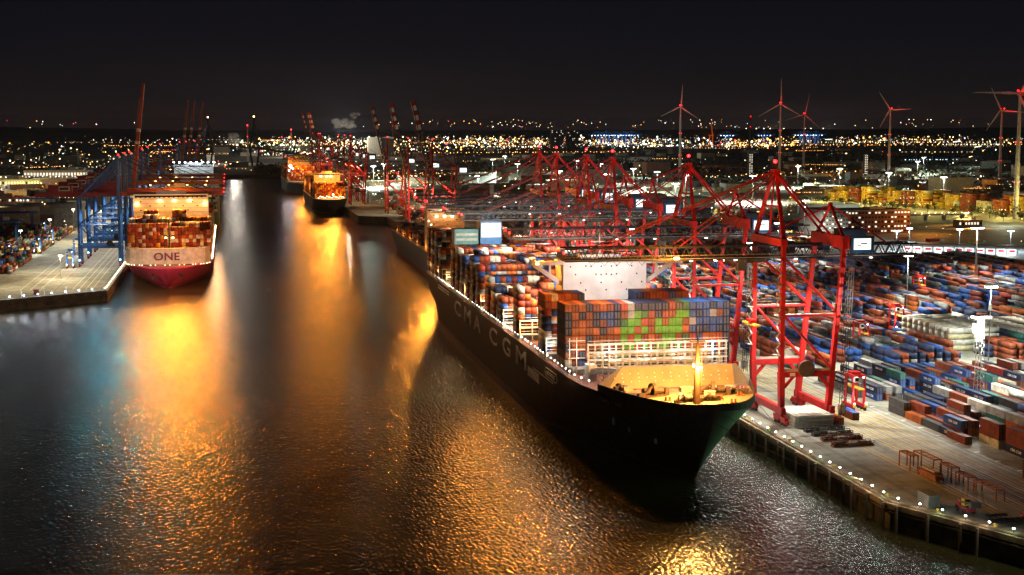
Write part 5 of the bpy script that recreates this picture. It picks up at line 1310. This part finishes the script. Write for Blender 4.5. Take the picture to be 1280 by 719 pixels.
lamp((-330, 2540, 60), 120000, (1, .85, .25), 3, name='hall_flood')
for i, (x, y, sx, h, lab) in enumerate([(1960, 5300, 46, 90, 'left one of two dark tower blocks on the skyline'), (2080, 5350, 46, 88, 'right one of two dark tower blocks on the skyline')]): building(x * .62, y, sx, 30, h, lab, m_dark, 'tower block', 16, 8, name='tower_block', lit=.12, zg=6)
for (x, y, w_, h, lab) in ((1230, 2650, 7, 48, 'narrow tower with a column of lit windows behind the yellow depot'), (1085, 2900, 9, 46, 'grey silo tower with lit stair left of the tall turbine'), (500, 5000, 46, 66, 'left grey power station block beneath the steam'), (545, 5010, 44, 66, 'right grey power station block beneath the steam')):
    building(x, y, w_, w_, h, lab, m_conc if h > 60 else m_dark, 'tower', 14 if w_ < 20 else 0, 2, name='tower', lit=.95, zg=6)
def chimney(x, y, h, r, lab):
    t = thing('chimney', (x, y, 6), lab, 'chimney')
    mb = MB()
    for k in range(8): mb.tube((0, 0, h * k / 8), (0, 0, h * (k + 1) / 8), r * (1 - .05 * k), 10, r * (1 - .05 * (k + 1)), m=k % 2 if k > 4 else 0)
    mb.build('stack', [m_conc, m_red], t); MB().octa((0, -r, h + 1), 2.2).octa((0, -r, h * .7), 1.4).build('warning_light', em_red, t)
for a in ((2241, 6000, 146, 5, 'tall slim chimney left of the tall middle turbine'), (60, 4300, 106, 3, 'striped chimney beside the bridge pylon'), (225, 5200, 92, 3, 'slim chimney right of the bridge'), (700, 6200, 150, 4, 'slim chimney right of the steam cloud')): chimney(*a)
# refinery: columns and drums outlined in lamps
for i, (cx_, cy_, lab) in enumerate(((4620, 12000, 'lit refinery columns right of the tall chimney'), (5080, 11900, 'lit refinery columns behind the two close turbines'))):
    t = thing('refinery', (cx_, cy_, 6), lab, 'refinery'); q = random.Random(i + 3); mb = MB(); ml = MB()
    for k in range(16):
        x = q.uniform(-180, 180); h = q.choice((30, 45, 64, 92)); MB().tube((x, (k % 4) * 4, 0), (x, (k % 4) * 4, h), 4, 8, 3).tube((x, (k % 4) * 4, h), (x, (k % 4) * 4, h + 2), 3.0, 8, .6).build('column', m_steel, t)
        for z in range(4, int(h), 9): ml.octa((x + q.uniform(-6, 6), -6, z), 2.6)
    ml.build('lamp', lampmat('refinery_lamp', (1, .86, .5), 7), t)
    lamp((cx_, cy_ - 190, 80), 1500000, (1, .85, .5), 4, name='refinery_flood')
# far blue cranes in the other harbour basin
def far_crane(x, y, lab, h=70, m=m_cblue):
    t = thing('gantry_crane', (x, y, 6), lab, 'crane', 'far blue cranes in the other harbour basin')
    mb = MB()
    for a in (-12, 12):
        for b in (-8, 8): mb.bar((a, b, 0), (a * .9, b, 55), 3)
    mb.bar((-60, 0, 55), (60, 0, 55), 3.4); mb.bar((-4, 0, 55), (-4, 0, h + 8), 2.4); mb.bar((-4, 0, h + 6), (-52, 0, 56), 1.4); mb.bar((-4, 0, h + 6), (40, 0, 56), 1.4); mb.bar((-12, -8, 18), (12, -8, 18), 2.2); mb.bar((-11, -8, 20), (10, -8, 52), 1.6)
    mb.build('frame', m, t); ml = MB()
    for k in range(5): ml.octa((-40 + k * 18, -4, 52), 1.5)
    ml.build('boom_lamp', em_blue, t); lamp((x, y - 60, 40), 50000, (.75, .9, 1), 3, name='far_flood')
fc = ['left', 'second from the left', 'middle', 'fourth', 'right']
for i, (x, y) in enumerate(((2070, 7960), (2125, 7980), (2180, 8000), (2235, 8020), (2290, 8040))): far_crane(x, y, 'far blue crane, ' + ('leftmost' if i == 0 else 'rightmost' if i == 4 else fc[i]) + ' of five left of the first turbine')
for i, (x, y) in enumerate(((3290, 7960), (3340, 7980), (3400, 8000))): far_crane(x, y, 'far blue crane, ' + ('left', 'middle', 'right')[i] + ' of three between the first turbine and the chimney')
for i, (x, y) in enumerate(((2780, 7800), (3010, 7820))): far_crane(x, y, 'far blue crane ' + ('left', 'right')[i] + ' of the first turbine tower')
t = thing('gantry_crane', (2650, 7700, 6), 'far orange crane with its boom raised just left of the first turbine', 'crane'); MB().bar((8, 0, 0), (6, 0, 60), 5).bar((6, 0, 50), (-2, 0, 128), 4).bar((-12, 0, 0), (-10, 0, 55), 4).bar((-16, 0, 54), (12, 0, 54), 4).build('boom', m_rust, t)
lamp((2600, 7600, 60), 500000, L_ORANGE, 4, name='far_flood')

# lit road viaduct and passing lorries near the depot
t = thing('viaduct', (735, 1452, QZ), 'low road viaduct with a string of small lamps in front of the yellow depot', 'viaduct', None, .03)
MB().box((0, 0, 6), (130, 9, 1.2)).box((0, -4.3, 7.0), (130, .3, .9)).build('deck', m_conc, t)
for k in range(6): MB().box((-55 + k * 22, 0, 2.7), (1.6, 6, 5.4)).build('pier', m_conc, t)
mb = MB()
for k in range(16): mb.octa((-60 + k * 8, -4.6, 8.4), .38)
mb.build('parapet_lamp', em_warm, t)
for i, (x, y, lab) in enumerate(((679, 1440, 'glaring orange flood lamp left of the viaduct'), (738, 1350, 'glaring orange flood lamp right of the viaduct end'))):
    light_mast(x, y, QZ, 14, lab, em_orange, 26000, L_ORANGE, .6, 'orange flood lamps by the viaduct', .25)
def lorry(x, y, rz, lab, body):
    t = thing('lorry', (x, y, QZ + .01), lab, 'lorry', None, rz)
    MB().box((0, 1.5, 2.4), (2.5, 12, 2.7)).build('trailer', body, t); MB().box((0, -6.3, 1.9), (2.5, 2.3, 2.8)).box((0, -7.48, 2.4), (2.2, .06, 1.0), 1).build('cab', [m_white, m_glass], t)
    for y_ in (-6, 4, 5.4):
        for s in (-1, 1): MB().tube((s * .9, y_, .5), (s * 1.27, y_, .5), .5, 10).build('wheel', m_rub, t)
for a in ((560, 1150, .9, 'white lorry on the dark lot behind the canopy', m_white), (590, 1190, 1.2, 'orange trailer lorry parked left of the crossing', m_rust), (610, 1170, 1.2, 'red trailer lorry parked behind the canopy', m_red), (640, 1150, 1.5, 'yellow lorry parked at the right of the dark lot', m_yel)): lorry(*a)

# ================================================================== TREES
def tree(x, y, h, seed, lab, grp):
    t = thing('tree', (x, y, QZ), lab, 'tree', grp); q = random.Random(seed)
    mb = MB().tube((0, 0, 0), (.2, 0, h * .5), .35, 6, .2)
    for k in range(5): a = k * 1.3; mb.tube((.1, 0, h * (.28 + .05 * k)), (math.cos(a) * h * .22, math.sin(a) * h * .22, h * (.55 + .06 * k)), .14, 4, .05)
    mb.build('trunk', m_bark, t)
    mb = MB(); cl = [(q.gauss(0, h * .17), q.gauss(0, h * .17), h * q.uniform(.4, .92), h * q.uniform(.10, .2)) for _ in range(15)]
    for k in range(420):
        c = q.choice(cl); v = Vector((q.gauss(0, 1), q.gauss(0, 1), q.gauss(0, 1))).normalized() * c[3] * q.random() ** .4; p = Vector(c[:3]) + v
        a = Vector((q.gauss(0, 1), q.gauss(0, 1), q.gauss(0, 1))).normalized(); b = a.orthogonal().normalized(); s = q.uniform(.35, .8)
        mb.quad(p - a * s, p + b * s * .7, p + a * s, p - b * s * .7)
    mb.build('crown', m_leaf, t)
tl = 0
for i in range(22):
    f = i / 21; x = 785 + 90 * f + R.uniform(-6, 6); y = 1860 - 400 * f + R.uniform(-12, 12)
    tree(x - 22, y - 30, R.uniform(9, 14), 100 + i, 'leafy tree in the row along the front of the yellow container depot', 'trees in front of the yellow depot')
for i in range(10):
    tree(868 + R.uniform(-50, 40), 1420 + R.uniform(-70, 40), R.uniform(9, 15), 300 + i, 'dark tree in the clump at the foot of the nearest turbine', 'trees at the foot of the nearest turbine')
# far-off woods: one mass of leaf faces
mb = MB(); q = random.Random(9)
for (xa, xb, ya, yb, n_, hh) in ((560, 1150, 3250, 3900, 4200, 16), (700, 1700, 2300, 3100, 3400, 13), (60, 330, 3190, 3500, 1400, 14), (1200, 2600, 3600, 4600, 3000, 15), (-500, -60, 3200, 3900, 1800, 13), (900, 1350, 1750, 2200, 1200, 12)):
    for k in range(n_):
        x = q.uniform(xa, xb); y = q.uniform(ya, yb)
        if math.sin(x * .013 + y * .004) + math.sin(y * .017 - x * .006) < -.2: continue
        p = Vector((x, y, 7 + abs(q.gauss(0, .5)) * hh)); a = Vector((q.gauss(0, 1), q.gauss(0, 1), q.gauss(0, .6))).normalized(); b = a.orthogonal().normalized(); s = q.uniform(2, 5)
        mb.quad(p - a * s, p + b * s * .8, p + a * s, p - b * s * .8)
tag(mb.build('woods', m_leafd), 'dark woods and scrub far behind the port', 'woods', kind='stuff')

# ================================================================== STEAM
def plume(c, rx, rz_, n, seed, lab):
    q = random.Random(seed); m = bpy.data.materials.get('steam_volume')
    if not m:
        m = bpy.data.materials.new('steam_volume'); m.use_nodes = True; nt = m.node_tree; nt.nodes.remove(nt.nodes['Principled BSDF'])
        v = nt.nodes.new('ShaderNodeVolumePrincipled'); v.inputs['Color'].default_value = (.85, .82, .76, 1); v.inputs['Density'].default_value = .035; v.inputs['Anisotropy'].default_value = .1; nt.links.new(v.outputs['Volume'], nt.nodes['Material Output'].inputs['Volume'])
    import bmesh as bmm
    bm = bmm.new()
    for k in range(n):
        f = k / n; r = rz_ * q.uniform(.3, .62) * (1 - .35 * f)
        M = Matrix.Translation((q.uniform(-.75, .75) * rx, q.uniform(-.4, .4) * rx, q.uniform(-.55, .55) * rz_)) @ Matrix.Diagonal((r * q.uniform(1, 1.5), r, r * q.uniform(.7, 1), 1))
        bmm.ops.create_icosphere(bm, subdivisions=3, radius=1, matrix=M)
    from mathutils import noise
    for v in bm.verts:
        nn = noise.noise_vector(v.co * .09) * rz_ * .22 + noise.noise_vector(v.co * .3) * rz_ * .09; v.co += nn
    me = bpy.data.meshes.new('steam_plume'); bm.to_mesh(me); bm.free(); me.materials.append(m)
    for p in me.polygons: p.use_smooth = True
    o = bpy.data.objects.new('steam_plume', me); C.objects.link(o); o.location = c; tag(o, lab, 'steam')
plume((408, 5150, 119), 44, 24, 16, 4, 'pale billowing steam cloud drifting above the far power station')
plume((450, 5160, 148), 18, 16, 7, 9, 'wisp of steam curling up from the top of the pale cloud')
plume((19, 4200, 76), 14, 18, 9, 2, 'rounded puff of steam left of the bridge pylon')
lamp((395, 4950, 90), 2200000, (1, .9, .7), 5, name='plant_flood'); lamp((19, 4120, 50), 350000, (1, .9, .75), 4, name='plant_flood')

# ================================================================== CITY LIGHTS (uncountable)
q = random.Random(2024)
LM = [lampmat('city_sodium', (1, .42, .08), 4.5), lampmat('city_warm', (1, .70, .32), 4.0), lampmat('city_white', (1, .96, .86), 4.5), lampmat('city_green', (.7, 1, .62), 4), lampmat('city_red', (1, .04, .08), 3.6), lampmat('city_blue', (.5, .8, 1), 4)]
mb = MB()
def light_at(x, y, z, r, m): mb.octa((x, y, z), r, m, None, False)
def pick(w): 
    u = q.random() * sum(w)
    for i, v in enumerate(w):
        u -= v
        if u <= 0: return i
    return 0
def ang2x(a, D): return D * math.sin(a), D * math.cos(a)
# clusters: (angle centre deg, spread deg, distance min, max, count, weights, size)
W0 = (7, 4, 1.6, 1.5, .9, .6)
CL = [(11, 23, 1500, 3100, 520, W0, .85), (11, 23, 3100, 6000, 330, W0, .8), (11, 23, 5600, 16000, 1500, W0, .95), (13, 5, 7000, 12000, 420, (7, 5, 2, 1.5, 1, .6), 1.3),
      (4, 4, 5200, 9500, 900, (3, 4, 3, 3.4, .3, .2), 1.25), (10, 3, 6200, 10500, 380, (6, 5, 2, 1, .4, .3), 1.25), (16.5, 4, 6800, 9500, 420, (1.5, 2, 4, 2, .8, 3.2), 1.15), (20.6, 1.6, 6800, 8200, 170, (9, 3, 1, .3, .3, .3), 1.5),
      (25, 5, 8500, 12500, 420, (4, 6, 3, .6, .4, .2), 1.1), (-5, 6, 1500, 3200, 300, (5, 4, 3, 2, .8, .4), .9), (-6, 4, 3600, 8000, 160, W0, 1.0), (24, 8, 2300, 3200, 170, (4, 3, 3, 2, .8, .8), 1), (13, 4, 1500, 2400, 380, (5, 5, 3, 3, .5, .2), .9), (20, 5, 1450, 2100, 300, (6, 5, 1.6, 1.6, .3, .1), .8), (5.5, 3, 1900, 3000, 320, (4, 4, 3, 3, .6, .4), .9), (27, 3.5, 1050, 1500, 90, (6, 3, 2, .6, .5, .5), .6)]
for (ac, sp, d0, d1, n_, wts, sz) in CL:
    for k in range(n_):
        a = rad(ac + (q.gauss(0, sp * .5) if sp < 9 else q.uniform(-sp, sp))); D = 1 / q.uniform(1 / d1, 1 / d0); x, y = ang2x(a, D)
        if -90 < x < 190 and y < 3165: continue
        u = math.sin(x * .011 + y * .003) + math.sin(y * .006 - x * .004)
        if sp > 9 and u < (.1 if D > 5000 else -.4): continue
        b = q.random() ** 2.4
        light_at(x, y, 8 + q.random() ** 2 * (26 if D < 4500 else 40), D * .00021 * sz * (.45 + 2.3 * b * b), pick(wts))
# rows of lamps along streets, rail yards and quays
for k in range(120):
    D = 1 / q.uniform(1 / 13000, 1 / 1700) if k % 3 else q.uniform(6200, 12000); a = rad(q.uniform(-8, 33)); x, y = ang2x(a, D); L = D * q.uniform(.015, .075); th = q.choice((0.0, 0.0, .2, -.3, 1.2)) - .2; m = pick((6, 5, 2, 1.5, .3, .4)); n_ = q.randint(8, 26); r = D * .00019 * q.uniform(.7, 1.3); z = q.uniform(12, 20)
    for i in range(n_):
        px_, py_ = x + math.cos(th) * L * i / n_, y + math.sin(th) * L * i / n_
        if -95 < px_ < 200 and py_ < 3170 or (176 < px_ < 520 and py_ < 1300): continue
        light_at(px_ + q.uniform(-3, 3), py_ + q.uniform(-3, 3), z, r * q.uniform(.7, 1.2), m)
# lines of street lamps
for (x0, y0, x1, y1, n_, m, r) in ((900, 2650, 1500, 3000, 40, 0, 1.0), (3000, 8400, 6200, 7600, 130, 1, 2.4), (2500, 7000, 5200, 7000, 80, 0, 2.4), (-700, 4000, -100, 4050, 22, 1, 1.3), (-420, 2900, -280, 2880, 18, 2, .9), (200, 2700, 700, 3100, 40, 0, 1.0), (300, 1750, 900, 1650, 40, 1, .7), (520, 1350, 900, 1500, 24, 0, .5), (-160, 1500, -520, 2300, 36, 1, .8), (600, 5200, 1500, 5300, 60, 0, 1.5)):
    for k in range(n_):
        f = (k + q.random() * .5) / n_; light_at(x0 + (x1 - x0) * f, y0 + (y1 - y0) * f, 13 + q.random() * 3, r * q.uniform(.6, 1.2), m)
# lights on the hills
for k in range(150):
    a = rad(q.choice((9, 9, 12, 14, 19, 19, 27, -7)) + q.gauss(0, 1.5)); x, y = ang2x(a, q.uniform(9800, 10100)); light_at(x, y, q.uniform(100, 155), q.uniform(1.2, 3.0), pick((4, 5, 3, .5, 1.0, .2)))
tag(mb.build('city_lights', LM), 'countless small lamps of the far city and port', 'city lights', kind='stuff')
# low dark sheds of the far port under those lights
mb = MB(); q = random.Random(88)
for k in range(420):
    D = 1 / q.uniform(1 / 6500, 1 / 1500); a = rad(q.uniform(-11, 33)); x, y = ang2x(a, D)
    if (-110 < x < 240 and y < 3300) or (500 < x < 930 and y < 2000): continue
    if y < 3166 and (x > -6000): z0 = 8.0
    else: z0 = 6
    h = q.uniform(5, 14) if q.random() < .85 else q.uniform(15, 32); mb.box((x, y, z0 + h / 2), (q.uniform(15, 70), q.uniform(12, 40), h), q.choice((0, 0, 1, 2, 3)), q.uniform(-.4, .4))
tag(mb.build('far_port_sheds', [m_conc, m_brick, m_cream, m_roofm]), 'low sheds and halls massed across the far port and city', 'far sheds', kind='stuff')
# pools of light among them
q = random.Random(4)
for k in range(46):
    D = 1 / q.uniform(1 / 5200, 1 / 1450); a = rad(q.uniform(-10, 32)); x, y = ang2x(a, D)
    if -100 < x < 180 and y < 3200: continue
    lamp((x, y, 30), 26000 * (D / 1500) ** 1.6, q.choice((L_ORANGE, L_WARM, L_GREEN, L_WHITE, L_WARM)), 2, name='street_flood')
for x, y in ((826, 1890), (835, 1840), (844, 1780), (853, 1720), (862, 1650), (872, 1590), (884, 1520), (895, 1460)): lamp((x - 34, y - 44, 30), 60000, (1, .78, .20), 2, name='depot_flood')
print('OBJECTS', len(C.objects))

# ================================================================== HAZE
hm = bpy.data.materials.new('haze'); hm.use_nodes = True; nt = hm.node_tree; nt.nodes.remove(nt.nodes['Principled BSDF'])
pv = nt.nodes.new('ShaderNodeVolumePrincipled'); pv.inputs['Color'].default_value = (.55, .68, .98, 1); pv.inputs['Density'].default_value = 1.15e-5; pv.inputs['Anisotropy'].default_value = .6
nt.links.new(pv.outputs['Volume'], nt.nodes['Material Output'].inputs['Volume'])
hz = MB().box((3000, 20000, 140), (70000, 50000, 320)).build('haze', hm); tag(hz, kind='stuff')
